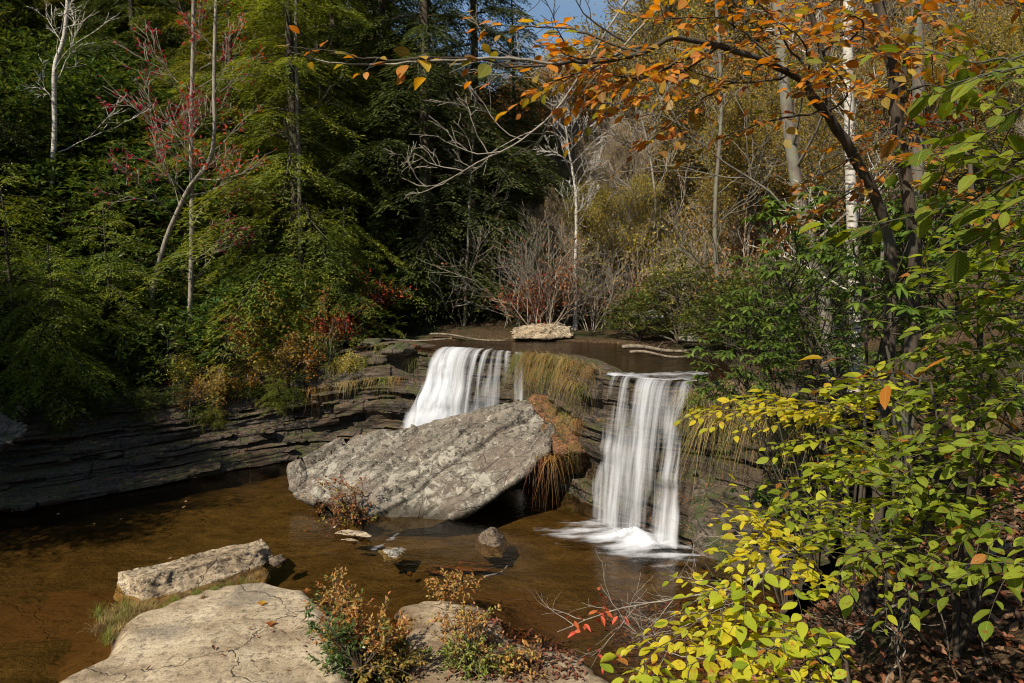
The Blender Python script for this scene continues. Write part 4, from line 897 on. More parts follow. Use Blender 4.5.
for i in range(46):                                     # along the foot of the slab
    t=(i+.5)/46; x=lerp(112,262,t)+r.normal(0,3); y=lerp(612,572,t)+8*math.sin(t*3.1)-2+r.normal(0,3); p=G(x,y,.16); p[2]=max(0,float(slabz(p[:1],p[1:2])[0]))
    tuf(UG[0 if .25<t<.9 else 1] if r.random()<.75 else UG[1],p,'short grass growing along the foot of the long pale slab','grass along the pale slab',r.random()*6,r.uniform(.35,.65) if t>.2 else r.uniform(.6,1.))
for i in range(26):
    t=i/26; p=G(lerp(102,135,t)+r.normal(0,7),lerp(632,612,t)+r.normal(0,7),.12)
    tuf(UG[1 if i%3 else 0],p,'dry tawny grass at the left end of the pale slab','dry grass at the left end of the slab',r.random()*6,r.uniform(.6,.95))
# low bushes on the bedrock
def small_bush(label,base,targets,leafs,seed,bark=M_BRB,name='shrub',cat='shrub',tw=5,L=.35,lf=.05,per=9,wide=.5,up=0.):
    """stems run from the base to each target; twigs and leaves (mesh per leaf kind) on the upper part"""
    r=np.random.default_rng(seed); b=np.array(base,float); root=empty(name,b,label,cat); w_=MB(); fs=[MB() for _ in leafs]
    for T,kind in targets:
        T=np.array(T,float)-b; t=np.linspace(0,1,9)[:,None]; C=T*t+np.array([0,0,1])*np.linalg.norm(T)*.25*(t-t**2)*2+np.cumsum(r.normal(0,.012*np.linalg.norm(T),(9,3)),0)
        tube(w_,C,np.linspace(.009,.003,9),4)
        for i in range(tw):
            q=r.uniform(.3,1.); j=min(7,int(q*8)); p0=lerp(C[j],C[j+1],q*8-j if q<1 else 1); d=nrm(nrm(C[j+1]-C[j])*.7+r.normal(0,.6,3)+[0,0,up]); l=L*r.uniform(.5,1.2)
            tt_=np.linspace(0,1,5)[:,None]; Q=p0+d*l*tt_+np.array([0,0,-1])*l*.2*tt_**2+np.cumsum(r.normal(0,.01,(5,3)),0); tube(w_,Q,np.linspace(.004,.0015,5),3)
            u=r.uniform(.1,1,per)[:,None]; bb=lerp(Q[0],Q[-1],u)+r.normal(0,.012,(per,3)); n=per
            kk=kind if r.random()<.8 else r.integers(len(leafs))
            leafq(fs[kk],bb,d+r.normal(0,.8,(n,3))+[0,0,-.25],np.array([0,0,1.])+r.normal(0,.5,(n,3)),lf*r.uniform(.7,1.3,n),lf*wide,.2)
    link('stem',w_.mesh('stem',bark),root)
    for f,m in zip(fs,leafs):
        if f.n: link('foliage',f.mesh('foliage',m),root)
    return root
r=np.random.default_rng(8)
def cloud(n,x0,x1,y0,y1,D0,D1,kindf):
    out=[]
    for i in range(n):
        u,v=r.random(),r.random(); x=lerp(x0,x1,u); y=lerp(y0,y1,v); out.append((P(x,y,r.uniform(D0,D1)),kindf(u,v)))
    return out
M_SG=leaf_mat('small_green_leaf',[(.035,.075,.018),(.07,.12,.03),(.12,.15,.04)],.3,gloss=.35)
M_SO=leaf_mat('small_orange_leaf',[(.3,.09,.03),(.42,.2,.06),(.3,.22,.06),(.36,.12,.06)],.35,gloss=.6)
T=cloud(34,312,395,590,670,8.9,9.8,lambda u,v:1 if (v<.5 and u>.1) else 0)+cloud(22,300,350,620,690,8.6,9.3,lambda u,v:0)+cloud(26,350,425,625,690,8.5,9.2,lambda u,v:2 if v>.4 else 1)
small_bush('leafy bush, green below and orange at its tips, on the near bedrock',G(362,672,.2),T,[M_SG,M_SO,M_OLI],21,L=.3,lf=.065,per=13,up=.5)
T=cloud(10,318,350,572,600,9.7,10.2,lambda u,v:1)
small_bush('slim upright shoots of pale orange leaves rising behind the leafy bush',G(352,640,.2),T,[M_GRS,M_SO],22,L=.25,lf=.055,per=10,up=.5)
T=cloud(34,432,500,602,680,9.0,10.,lambda u,v:1 if v<.5 else (0 if r.random()<.5 else 2))+cloud(44,440,550,640,690,8.7,9.2,lambda u,v:0 if u<.6 else 1)
small_bush('tangled low weeds with rust and straw leaves in the middle of the near shore',G(468,668,.12),T,[M_GRS,M_SO,M_BRN],23,L=.25,lf=.06,per=11)
T=cloud(26,318,372,478,530,14.6,15.1,lambda u,v:0 if r.random()<.6 else 1)
small_bush('brown leaved bush growing at the front foot of the big boulder',P(362,534,14.8),T,[M_BRN,M_OLI],24,L=.4,lf=.07,per=12)
T=cloud(9,292,330,496,530,14.8,15.3,lambda u,v:0)
small_bush('sprawling bare twig with tawny leaves left of the boulder bush',P(348,530,14.9),T,[M_BRN],25,L=.3,lf=.06,per=4,tw=3)
T=cloud(16,430,472,575,592,10.6,11.2,lambda u,v:0)
small_bush('rust coloured trailing plant on the water edge in front of the round stone',G(455,596,.1),T,[M_SO],26,L=.3,lf=.06,per=8)

# ------------------------------------------------------------ fallen leaves
def litter(name,n,fn,sz,mats,label,seed,lift=.012):
    r=np.random.default_rng(seed); f=MB(); X,Y=fn(r,n); Z=np.maximum(height(X,Y),slabz(X,Y))
    m=len(X); a=r.random(m)*6.28; d=np.stack([np.cos(a),np.sin(a),r.normal(0,.12,m)],-1); leafbig(f,np.stack([X,Y,Z+lift],-1),d,np.array([0,0,1.])+r.normal(0,.18,(m,3)),sz*r.uniform(.5,1.3,m),sz*r.uniform(.35,.65,m),.45,-.35,.08)
    tag(link(name,f.mesh(name,mats)),label,kind='stuff')
M_LIT=leaf_mat('litter_leaf',[(.05,.022,.01),(.1,.045,.018),(.17,.085,.035),(.2,.13,.07),(.22,.07,.022),(.07,.035,.018)],.1,gloss=.6)
litter('leaf_litter',14000,lambda r,n:(r.uniform(1.6,9,n),r.uniform(2.5,12,n)),.085,M_LIT,'brown fallen leaves covering the right bank',1)
litter('leaf_litter',900,lambda r,n:(r.uniform(-.9,1.0,n),r.uniform(8.7,10.6,n)),.075,M_LIT,'rust coloured fallen leaves scattered on the near shore bedrock',2,.02)
litter('leaf_litter',90,lambda r,n:(r.normal(-2.6,.9,n),r.normal(9.4,.7,n)),.07,M_LIT,'small brown fallen leaves on the pale bedrock around the leafy bush',6,.02)
def upper(r,n):
    t=r.uniform(3,16.5,n); i=(t/(len(BASE)-1)*(ns-1)).astype(int); b=WALL[90,i]; o_=outw[i]; q=r.uniform(0,1.1,n)[:,None]; xy=b[:,:2]-o_*q; return xy[:,0],xy[:,1]
litter('leaf_litter',2200,upper,.09,M_LIT,'brown fallen leaves along the rim of the falls',3,.1)
r=np.random.default_rng(12)
# leaves afloat, each its own thing where it shows
for i,(x,y) in enumerate(((57,515),(92,524),(168,559),(182,508),(186,502),(120,520),(212,594),(233,598),(245,660))):
    f=MB(); a=r.random()*6.28; leafbig(f,np.zeros((1,3)),np.array([[math.cos(a),math.sin(a),0]]),np.array([[0,0,1.]]),.1,.06,.2,-.1)
    z=.012 if i<6 else .012
    if i==8: continue
    tag(link('floating_leaf',f.mesh('floating_leaf',M_LIT),None,G(x,y,.012)),'pale fallen leaf drifting on the brown pool','leaf','leaves afloat on the pool')
for (x,y,lab) in ((271,628,'crumpled orange leaf lying on the pale bedrock'),(262,605,'small brown leaf on the pale bedrock near the slab'),(306,580,'orange leaf in the water right of the pale slab')):
    f=MB(); leafbig(f,np.zeros((4,3)),nrm(np.array([[1,.2,.0],[-.2,1,.04],[-.9,.1,.03],[.3,-1,.0]])),np.array([[0,0,1.]]*4)+rv(4,.15),.085,.065,.15,-.12)
    p=G(x,y,.22); p[2]=max(float(slabz(np.array([p[0]]),np.array([p[1]]))[0]),0)+.02
    tag(link('fallen_leaf',f.mesh('fallen_leaf',M_ORA),None,p),lab,'leaf')

# ------------------------------------------------------------ the near trees and shrubs on the right bank
M_LY=leaf_mat('beech_leaf_yellow',[(.3,.28,.01),(.5,.46,.015),(.62,.5,.02),(.36,.42,.03)],.5,True,.4,hvar=0,spots=(.4,.16,.03))
M_LYG=leaf_mat('beech_leaf_yellow_green',[(.16,.22,.012),(.28,.33,.018),(.45,.44,.025),(.2,.27,.015)],.5,True,.4,hvar=0,spec=.15,rust=.03)
M_LG=leaf_mat('beech_leaf_green',[(.06,.1,.01),(.11,.16,.012),(.22,.26,.02),(.07,.11,.01)],.5,True,.55,hvar=0,spec=.15,rust=.04,spots=(.2,.12,.02))
M_LO=leaf_mat('beech_leaf_orange',[(.4,.14,.015),(.6,.22,.02),(.34,.08,.012),(.5,.32,.03),(.16,.055,.015),(.52,.15,.02),(.16,.17,.02),(.3,.11,.02)],.5,True,.5,hvar=0)
M_LR=leaf_mat('maple_leaf_red',[(.4,.02,.02),(.5,.06,.03),(.4,.1,.03)],.4,True,.5,hvar=0)
M_LGR=leaf_mat('laurel_leaf_near',[(.035,.08,.01),(.07,.13,.014),(.14,.2,.02)],.4,True,.42,hvar=0,spec=.3)
def spray(w_,f,path,r,L=.105,W=.055,step=.07,twl=.45,twn=9,tr=.006,flat=.25,droop=.14,both=True,side_r=.003,leafstep=.055,clear=.25,sp=.9,hang=-.05):
    """a leafy bough: main stem, alternate side twigs in a near-level plane, alternate leaves"""
    path=np.array(path,float); n=24; C=crom(path,np.linspace(0,len(path)-1,n)); C[1:]+=np.cumsum(r.normal(0,.006,(n-1,3)),0)
    tube(w_,C,np.linspace(tr,tr*.3,n),5)
    tws=[(C[int(n*.55):],1.)]
    for i in range(twn):
        q=clear+(1-clear)*(i+r.random()*.8)/twn; j=min(n-2,int(q*(n-1))); ax=nrm(C[j+1]-C[j]); s_=nrm(np.cross(ax,[0,0,1.]))*(1 if i%2 else -1)
        d=nrm(ax*.75+s_*sp+[0,0,r.normal(0,flat)]); l=twl*r.uniform(.6,1.2)*(1.1-.5*q); t=np.linspace(0,1,8)[:,None]
        Q=C[j]+d*l*t+np.array([0,0,-1])*l*.18*t**2+np.cumsum(r.normal(0,.004,(8,3)),0); tube(w_,Q,np.linspace(side_r,.0012,8),4); tws.append((Q,l))
    for Q,l in tws:
        ln=np.linalg.norm(np.diff(Q,axis=0),axis=1).sum(); m=max(2,int(ln/leafstep)); u=np.linspace(.12,1,m); idx=u*(len(Q)-1); b=np.stack([np.interp(idx,np.arange(len(Q)),Q[:,c]) for c in range(3)],-1)
        ax=nrm(Q[-1]-Q[0]); s_=nrm(np.cross(ax,[0,0,1.])); sg=np.where(np.arange(m)%2,1,-1)[:,None]; sg[-1]=0
        d=ax*.75+s_*sg*r.uniform(.6,1.1,(m,1))+r.normal(0,.16,(m,3))+[0,0,hang]; up=np.array([0,0,1.])+r.normal(0,flat+.08,(m,3))
        sz=r.uniform(.45,1.25,m); leafbig(f,b+d*.008,d,up,L*sz,W*sz*r.uniform(.85,1.15,m),.2,droop,.02)
def bough_plant(name,label,cat,base,boughs,mats,seed,bark=M_BRB,stemr=.016,kw=None,leafname='leaves',via=None,group=None):
    """boughs: (points, material index, options); every bough hangs on a stem from the base"""
    r=np.random.default_rng(seed); b=np.array(base,float); root=empty(name,b,label,cat,group); 
    fs=[MB() for _ in mats]; st=MB()
    starts=np.array([np.array(q[0][0],float)-b for q in boughs]); hubs=[]
    if not all(q[2].get('free') for q in boughs):
        for k in range(min(3,len(starts))):
            h=starts[r.integers(len(starts))]*np.array([.8,.8,.72]); hubs.append(h); tube(st,crom(np.array([[0,0,0],h*[.4,.4,.55]+r.normal(0,.06,3),h]),np.linspace(0,2,12)),np.linspace(stemr,stemr*.6,12),6)
    for pts,mi,opt in boughs:
        w_=MB(); o_=dict(kw or {}); o_.update(opt); pp=[np.array(q,float)-b for q in pts]
        if not o_.pop('free',False):
            e=pp[0]; h=hubs[int(np.argmin([np.linalg.norm(e-q) for q in hubs]))]; tube(st,crom(np.array([h,(e+h)*.5+r.normal(0,.04,3)-[0,0,.05],e]),np.linspace(0,2,10)),np.linspace(stemr*.55,o_.get('tr',.006),10),5)
        spray(w_,fs[mi],pp,r,**o_); link('bough',w_.mesh('bough',bark),root)
    if st.n: link('stem',st.mesh('stem',bark),root)
    for f,m in zip(fs,mats):
        if f.n: link(leafname,f.mesh(leafname,m),root)
    return root
def gb(x,y,dz=0): return (x,y,hz(x,y)+dz)
B=[]
for (a,m,c,mi) in (((820,640,3.6),(730,600,3.5),(640,668,3.3),0),((830,650,3.5),(760,640,3.4),(690,660,3.2),0),((830,620,3.7),(770,570,3.6),(700,590,3.5),0),
               ((835,600,3.8),(790,545,3.8),(728,548,3.8),0),((840,590,3.9),(800,550,3.9),(755,525,3.9),0),((845,640,3.4),(800,640,3.3),(760,672,3.1),0),
               ((840,560,4.),(800,530,4.1),(765,520,4.1),0),((850,640,3.3),(820,660,3.2),(800,690,3.),0),((840,680,3.1),(740,690,3.0),(650,695,3.),0),
               ((830,625,3.9),(760,612,3.9),(700,622,3.9),0),((835,640,3.8),(770,655,3.8),(706,640,3.8),0)):
    B.append(([P(*a),P(*m),P(*c)],mi,{}))
B=[(a_,(1 if i_%3==2 else 0),o_) for i_,(a_,m_,o_) in enumerate(B)]
bough_plant('beech_shrub','bright yellow leaved beech shrub low in the right foreground','shrub',gb(2.0,3.7,-.3),B,[M_LY,M_LYG],31,kw=dict(L=.085,W=.047,twl=.45,twn=11,leafstep=.05))
B=[]
for (a,m,c,mi) in (((900,560,4.1),(850,510,4.2),(790,500,4.4),0),((905,520,4.2),(850,470,4.3),(800,480,4.5),0),((910,480,4.3),(860,440,4.5),(800,455,4.8),0),
               ((930,470,4.2),(870,410,4.5),(780,402,5.),2),((900,440,4.6),(830,405,5.),(735,405,5.4),2),((880,430,4.8),(800,405,5.2),(700,410,5.6),2),
               ((930,440,4.2),(890,390,4.4),(850,380,4.7),0),((900,560,3.9),(860,540,3.9),(815,520,4.),0),
               ((930,520,3.8),(900,470,3.8),(870,450,3.9),1),((960,540,3.6),(930,500,3.5),(900,470,3.5),1),((940,560,3.6),(900,550,3.5),(850,560,3.5),1)):
    B.append(([P(*a),P(*m),P(*c)],mi,{}))
bough_plant('beech_shrub','yellow green leaved beech shrub reaching left over the cliff on the right','shrub',gb(2.9,4.3,-.2),B,[M_LYG,M_LG,M_LY],32,kw=dict(L=.085,W=.046,twl=.5,twn=13,leafstep=.042))
B=[]
for (a,m,c,mi) in (((1060,520,3.2),(1000,470,3.3),(930,470,3.5),0),((1060,560,3.1),(1000,520,3.1),(950,530,3.2),0),((1060,470,3.3),(990,440,3.4),(910,435,3.7),0),
               ((1060,420,3.4),(1000,390,3.6),(930,390,3.9),0),((1080,380,3.4),(1020,350,3.6),(950,370,3.9),0),((1080,330,3.5),(1010,310,3.7),(930,330,4.),0),
               ((1070,590,2.9),(1010,560,2.9),(960,575,3.),0),((1080,350,3.6),(1010,345,3.8),(900,350,4.1),0),((1080,400,3.2),(1020,400,3.3),(960,420,3.6),0),((1090,260,3.7),(1030,250,3.9),(930,270,4.2),0),
               ((1070,450,3.),(1020,430,3.1),(970,450,3.3),0),((1080,250,3.2),(1030,240,3.4),(960,250,3.7),0),((1010,470,3.9),(930,440,4.2),(860,460,4.5),1),((1000,420,4.),(920,400,4.3),(850,410,4.6),1),((1000,510,3.8),(930,500,4.1),(850,510,4.4),1),((1090,210,3.),(1040,200,3.2),(990,235,3.4),0),((1080,290,3.4),(1020,280,3.6),(960,300,3.9),0),((1060,500,3.5),(980,500,3.7),(900,520,3.9),0)):
    B.append(([P(*a),P(*m),P(*c)],mi,{}))
bough_plant('beech_shrub','dark green leaved beech shrub along the right frame edge','shrub',gb(3.1,3.0,-.2),B,[M_LG,M_LYG],33,kw=dict(L=.082,W=.045,twl=.45,twn=12,leafstep=.045))
# beech with the long limb over the creek
BB=gb(3.45,6.3,-.15); r=np.random.default_rng(40)
bt=empty('beech_tree',BB,'curved dark trunked beech whose long limb with orange leaves spans the top','tree'); b=np.array(BB)
def wood(name,pts,r0,r1,bark,k=8,par=bt,n=30,wob=.01,o_=b):
    C=crom(np.array([np.array(p,float) for p in pts]),np.linspace(0,len(pts)-1,n)); C[1:-1]+=np.cumsum(r.normal(0,wob,(n-2,3)),0)*.5
    m=MB(); tube(m,C-o_,np.linspace(r0,r1,n),k); link(name,m.mesh(name,bark),par); return C
T1=wood('trunk',[BB,P(892,300,6.4),P(880,205,6.3),P(852,150,6.1),P(828,110,5.9),P(808,85,5.8)],.06,.034,M_BRB)
wood('limb',[P(808,85,5.8),P(765,62,5.5),P(720,45,5.3),P(672,38,5.1),P(640,52,4.9),P(600,60,4.7),P(560,64,4.6)],.028,.011,M_BRB)
wood('limb',[P(828,110,5.9),P(822,50,5.8),P(800,-20,5.7),P(780,-90,5.6)],.026,.016,M_BRB)
wood('limb',[P(560,64,4.6),P(500,56,4.5),P(420,60,4.4),P(340,58,4.35),P(290,44,4.3)],.011,.003,M_PALE)
fo=MB(); wd=MB()
for a,m,c,o_ in (((560,64,4.6),(500,58,4.5),(415,52,4.4),dict(twn=7,leafstep=.14,twl=.3,L=.13,W=.07)),((430,58,4.4),(370,56,4.35),(292,46,4.3),dict(twn=6,leafstep=.14,twl=.25,L=.12,W=.065)),
               ((640,52,4.9),(560,20,4.9),(480,18,4.8),dict(twn=9,leafstep=.09)),((640,52,4.9),(580,70,4.8),(535,90,4.7),dict(twn=10)),((672,38,5.1),(600,60,4.9),(550,50,4.8),dict(twn=11)),
               ((720,45,5.3),(640,80,5.),(560,60,4.9),dict(twn=11)),((720,45,5.3),(660,90,5.2),(600,120,5.),dict(twn=10)),((765,62,5.5),(700,100,5.3),(640,145,5.1),dict(twn=10,leafstep=.1)),
               ((780,60,5.5),(720,20,5.3),(640,10,5.1),dict(twn=12)),((800,70,5.7),(740,80,5.4),(670,60,5.2),dict(twn=12)),((800,60,5.7),(760,0,5.4),(690,-20,5.1),dict(twn=12)),
               ((828,110,5.9),(780,120,5.6),(720,140,5.4),dict(twn=8,leafstep=.1)),((822,50,5.8),(870,30,5.3),(930,50,4.9),dict(twn=11)),((822,50,5.8),(850,80,5.),(880,100,4.6),dict(twn=9)),
               ((810,10,5.8),(840,0,5.2),(900,-10,4.8),dict(twn=11)),((808,85,5.8),(800,50,5.2),(770,30,4.8),dict(twn=9)),((828,110,5.9),(850,90,5.2),(820,60,4.6),dict(twn=9)),((800,-20,5.7),(740,-10,5.4),(660,-8,5.2),dict(twn=11)),((700,45,5.2),(650,70,5.),(590,85,4.8),dict(twn=12)),((850,40,5.6),(860,20,5.2),(830,10,4.8),dict(twn=9))):
    o_={**dict(L=.1,W=.055,twl=.5,leafstep=.062,tr=.01,clear=.15,flat=.3),**o_}; spray(wd,fo,[P(*a)-b,P(*m)-b,P(*c)-b],r,**o_)
link('twigs',wd.mesh('twigs',M_BRB),bt); link('leaves',fo.mesh('leaves',M_LO),bt)
# second stem of the pair
B2=gb(3.8,6.6,-.15); b=np.array(B2); bt2=empty('beech_tree',B2,'upright dark beech stem right of the curved one with mixed orange and green leaves','tree')
wood('trunk',[B2,P(915,300,6.6),P(910,200,6.5),P(900,120,6.4),P(893,60,6.3),P(880,-10,6.2),P(865,-90,6.1)],.065,.04,M_BRB,par=bt2,o_=b)
wood('limb',[P(900,120,6.4),P(907,60,6.3),P(920,0,6.2),P(935,-60,6.1)],.03,.015,M_BRB,par=bt2,o_=b)
fo=MB(); wd=MB(); fg=MB()
for a,m,c,g in (((893,60,6.3),(850,30,6.),(790,40,5.8),0),((900,120,6.4),(860,150,6.),(800,180,5.8),0),((907,60,6.3),(960,40,6.),(1030,60,5.8),1),((920,0,6.2),(980,-10,6.),(1040,20,5.8),0),
              ((905,130,6.4),(950,120,6.),(1010,150,5.8),1),((907,90,6.3),(960,80,5.7),(1000,110,5.2),1),((908,180,6.5),(960,190,6.),(1010,220,5.6),0),((880,-10,6.2),(920,10,5.8),(960,50,5.5),0),((905,150,6.5),(850,190,6.4),(790,230,6.3),0)):
    spray(wd,fg if g else fo,[P(*a)-b,P(*m)-b,P(*c)-b],r,L=.1,W=.055,twl=.55,twn=11,leafstep=.07,tr=.01,clear=.1,flat=.3)
link('twigs',wd.mesh('twigs',M_BRB),bt2); link('leaves',fo.mesh('leaves',M_LO),bt2); link('leaves',fg.mesh('leaves',M_LG),bt2)
# big soft green leaves closest to the camera at the top right
B=[]
for (a,m,c) in (((1080,60,2.6),(1000,80,2.7),(920,100,2.9),),((1080,130,2.6),(1000,160,2.7),(900,165,2.9)),((1080,80,2.5),(1010,120,2.6),(940,175,2.8)),((1090,180,2.5),(1030,170,2.6),(960,150,2.9)),
              ((1080,230,2.5),(1030,210,2.6),(985,225,2.8)),((1060,150,2.8),(960,205,3.),(840,235,3.3)),((1060,40,2.8),(990,60,2.9),(930,40,3.2))):
    B.append(([P(*a),P(*m),P(*c)],0,dict(free=True)))
gt=bough_plant('green_beech_tree','green leaved young beech leaning in from the right with the largest nearest leaves','tree',gb(2.75,2.55,-.15),B,[M_LG],34,kw=dict(L=.12,W=.062,twl=.36,twn=6,leafstep=.085,hang=-.25,tr=.006))
b=np.array(gt.location); wood('trunk',[b,[2.75,2.55,4.8],[2.6,2.6,5.6],[2.35,2.7,6.3],[2.2,2.75,7.]],.03,.015,M_BRB,par=gt,o_=b)
for q in B: wood('limb',[[2.6,2.6,5.6] if q[0][0][2]<6.0 else [2.35,2.7,6.3],q[0][0]],.008,.006,M_BRB,par=gt,o_=b,n=8,wob=.002)
# near laurels with glossy leaves
def near_laurel(label,base,tips,seed,L=.125,W=.042,mat=M_LGR):
    r=np.random.default_rng(seed); b=np.array(base,float); root=empty('laurel_shrub',b,label,'shrub'); w_=MB(); f=MB(); TT=np.array(tips)-b; hubs=TT[r.choice(len(TT),min(5,len(TT)),replace=False)]*np.array([.85,.85,.8])
    for h in hubs: tube(w_,crom(np.array([[0,0,0],h*[.3,.3,.5]+r.normal(0,.1,3),h]),np.linspace(0,2,12)),np.linspace(.02,.01,12),5)
    for e in TT:
        h=hubs[np.argmin(np.linalg.norm(hubs-e,axis=1))]; C=crom(np.array([h,(e+h)*.5+r.normal(0,.1,3)-[0,0,.08],e]),np.linspace(0,2,12)); tube(w_,C,np.linspace(.008,.004,12),5)
        for k in range(5):
            q=e+r.normal(0,.13,3); tube(w_,np.array([C[8],(C[8]+q)/2,q]),[.006,.005,.003],4)
            m=8; az=np.arange(m)/m*6.28+r.random(); el=r.uniform(-.5,.35,m); d=np.stack([np.cos(az)*np.cos(el),np.sin(az)*np.cos(el),np.sin(el)],-1)
            leafbig(f,q+d*.01,d,np.array([0,0,1.])+r.normal(0,.15,(m,3)),L*r.uniform(.7,1.15,m),W*r.uniform(.85,1.15,m),.15,.3,.01)
    link('stem',w_.mesh('stem',M_BRB),root); link('foliage',f.mesh('foliage',mat),root); return root
r=np.random.default_rng(77)
near_laurel('glossy green laurel beneath the beech trunks on the right bank',gb(4.2,8.2),[P(r.uniform(760,930),r.uniform(205,345),r.uniform(7.2,8.8)) for _ in range(56)],61)
near_laurel('glossy laurel hanging over the cliff right of the right waterfall',gb(4.9,10.3),[P(r.uniform(695,800),r.uniform(340,398),r.uniform(9.6,11.5)) for _ in range(26)],62)
near_laurel('bright glossy laurel sprig in front of the shaded right bank',gb(3.3,5.6),[P(r.uniform(880,945),r.uniform(262,320),r.uniform(5.3,5.8)) for _ in range(6)],63,L=.12)
near_laurel('shaded laurel behind the green beech leaves at the right edge',gb(6.2,7.8),[P(r.uniform(900,1060),r.uniform(190,420),r.uniform(7,8.6)) for _ in range(64)],64)
near_laurel('low laurel on the foot of the cliff beneath the hanging grass',gb(4.6,10.9),[P(r.uniform(725,800),r.uniform(470,510),r.uniform(11.2,12)) for _ in range(8)],65,L=.1)
near_laurel('tall laurel between the white birch and the leaning trunk',gb(5.6,11.2),[P(r.uniform(730,880),r.uniform(240,365),r.uniform(10.2,12.3)) for _ in range(52)],66)
# a few orange leaf sprays in the green
B=[([P(930,380,3.6),P(910,372,3.7),P(880,372,3.8)],0,dict(twn=1,leafstep=.09)),([P(1000,350,3.6),P(975,352,3.7),P(945,356,3.7)],0,dict(twn=0,leafstep=.14)),([P(870,368,4.),P(850,365,4.),P(828,366,4.1)],0,dict(twn=0,leafstep=.12)),
   ([P(900,575,3.7),P(880,560,3.8),P(850,562,3.8)],0,dict(twn=3,leafstep=.09))]
bough_plant('autumn_sapling','thin sapling with a few large rust orange leaves amid the green shrubs','sapling',gb(2.75,4.),B,[M_LO],35,kw=dict(L=.14,W=.06,twl=.2,hang=-.05))
# bare fallen branches over the pool edge
def bare_branch(label,pts,r0,seed,bark=M_PALE,kids=10,L=.8,leafs=None,depth=1,up=.1):
    r=np.random.default_rng(seed); A=np.array([np.array(p,float) for p in pts]); b=A[0].copy(); C=crom(A,np.linspace(0,len(A)-1,24))-b; C[1:]+=np.cumsum(r.normal(0,.012,(23,3)),0)
    w_=MB(); tube(w_,C,np.linspace(r0,r0*.25,24),6); tips=[]
    for i in range(kids):
        j=min(22,4+int(19*(i+r.random())/kids)); ax=nrm(C[j+1]-C[j]); s_=nrm(np.cross(ax,r.normal(0,1,3))); out=[]; grow(out,tips,C[j],nrm(ax*.8+s_*.7),L*r.uniform(.5,1.1),r0*.4,depth,r,up=up,minr=.002,kids=(2,4),seg=5,ratio=.6,wob=.16)
        for p_,rr,dp in out: tube(w_,p_,rr,4)
    o=link('bare_branch',w_.mesh('bare_branch',bark),None,b); tag(o,label,'branch'); return o,tips,b
bare_branch('pale bare fallen branch reaching out over the pool edge',[P(800,545,7.5),P(740,585,7.8),P(690,597,8.),P(620,608,8.3),P(560,628,8.6)],.018,71,kids=11,L=.85)
bare_branch('thinner bare branch below the pale one over the brown water',[P(780,560,7.),P(740,600,7.2),P(690,625,7.3),P(640,640,7.5)],.01,72,kids=10,L=.7)
bare_branch('wispy bare branch at the foot of the sloping mossy rock',[P(800,540,9),P(745,533,9.5),P(700,535,10),P(690,548,10.2)],.01,73,kids=8,L=.6)
o,tips,b_=bare_branch('dark drooping twig with bright red leaves over the water',[P(760,650,6.2),P(700,660,6.6),P(640,640,7.),P(590,585,7.4)],.008,74,kids=7,L=.5)
f=MB(); r=np.random.default_rng(3); c=np.concatenate([np.array([P(x,y,7.2)-b_ for x,y in ((590,612),(600,600),(585,628),(610,615),(575,620),(600,655),(612,660))])+0 for _ in range(4)])+r.normal(0,.05,(28,3))
leafbig(f,c,r.normal(0,1,(28,3))*[1,1,.4]+[0,0,-.2],np.array([0,0,1.])+r.normal(0,.4,(28,3)),.11,.045,.25,.3); link('red_leaves',f.mesh('red_leaves',M_LR),o)
bare_branch('mossy grey fallen branch on the right bank among brown leaves',[P(1010,545,4.6),P(940,590,4.5),P(880,615,4.4),P(850,640,4.3)],.018,75,M_TRKG,kids=6,L=.6)
bare_branch('arching brown vine rising from the right bank',[P(905,690,3.6),P(902,640,3.8),P(903,580,3.9),P(930,540,4.)],.006,76,M_BRB,kids=3,L=.3)
bare_branch('straight brown vine right of the arching one',[P(955,690,3.7),P(952,600,3.9),P(950,540,4.),P(965,500,4.)],.005,77,M_BRB,kids=3,L=.3)
bare_branch('looping vine tangle in the lower right corner',[P(1010,700,3.6),P(985,640,3.8),P(1000,590,3.9),P(1020,560,4.)],.006,78,M_BRB,kids=7,L=.6)
bare_branch('pale dead stick upright in front of the cliff right of the fall',[P(808,500,8.),P(805,470,8.),P(804,445,8.)],.012,79,kids=1,L=.2)
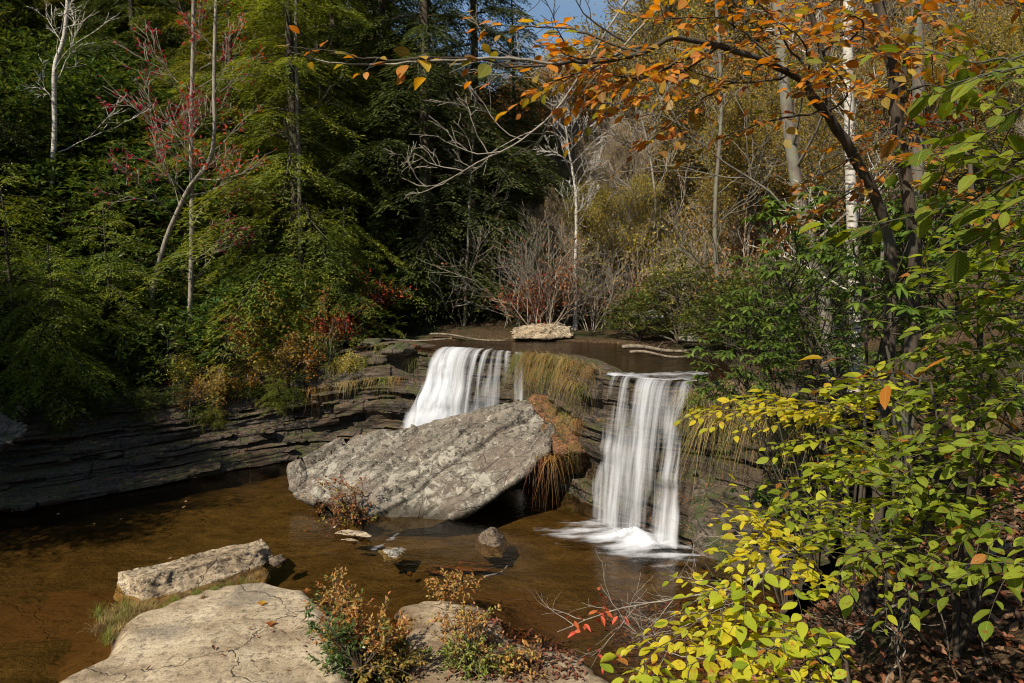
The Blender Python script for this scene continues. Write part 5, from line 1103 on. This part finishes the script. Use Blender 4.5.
bare_branch('thin bare twigs lying in the leaves at the bottom right',[P(880,690,3.8),P(900,640,4.),P(850,600,4.2),P(870,560,4.3)],.006,80,kids=8,L=.5)
# hanging bare branch in front of the dark hemlocks, from the tree above
B3=gb(5.1,8.8,-.1); ht=empty('overhanging_tree',B3,'tree right of the leaning trunk whose bare pale branches arch across the top centre','tree'); b=np.array(B3)
wood('trunk',[B3,[5.1,8.8,6],[4.9,8.7,9.],[4.3,8.5,11.5],[3.6,8.2,13.]],.09,.04,M_TRKG,par=ht,o_=b)
C=wood('limb',[[4.3,8.5,11.5],P(700,-120,8.),P(640,-20,7.6),P(600,40,7.4),P(560,105,7.2),P(520,140,7.),P(480,160,7.),P(430,186,7.),P(402,178,7.)],.017,.004,M_PALE,par=ht,o_=b,wob=.008)
wd=MB(); r=np.random.default_rng(9)
for j,l,d in ((12,1.1,(-1,0,.6)),(14,1.,(-1,0,.7)),(17,.9,(-1,.2,-.2)),(18,.8,(-1,0,.5)),(20,.7,(-1,0,-.5)),(21,.7,(-.7,0,.8)),(23,.6,(-1,0,.5)),(24,.5,(-.8,0,-.7)),(26,.4,(-1,0,.7))):
    out=[]; grow(out,[],C[j]-b,d,l,.008,2,r,spread=.6,up=-.05,minr=.003,kids=(2,4),seg=6,ratio=.6,wob=.2)
    for p_,rr,dp in out: tube(wd,p_,rr,4)
link('twigs',wd.mesh('twigs',M_PALE),ht)
C=wood('limb',[[4.9,8.7,9.],P(720,-60,7.5),P(650,15,7.),P(600,65,6.8),P(560,52,6.7),P(530,75,6.7)],.014,.004,M_PALE,par=ht,o_=b)
wd=MB()
for j,l,d in ((14,1.,(-1,0,.3)),(17,.9,(-.6,0,-.8)),(20,.8,(-1,0,.6)),(24,.6,(-1,0,-.3))):
    out=[]; grow(out,[],C[j]-b,d,l,.012,2,r,spread=.6,up=0,minr=.003,kids=(2,4),seg=6,ratio=.6,wob=.2)
    for p_,rr,dp in out: tube(wd,p_,rr,4)
link('twigs',wd.mesh('twigs',M_BRB),ht)
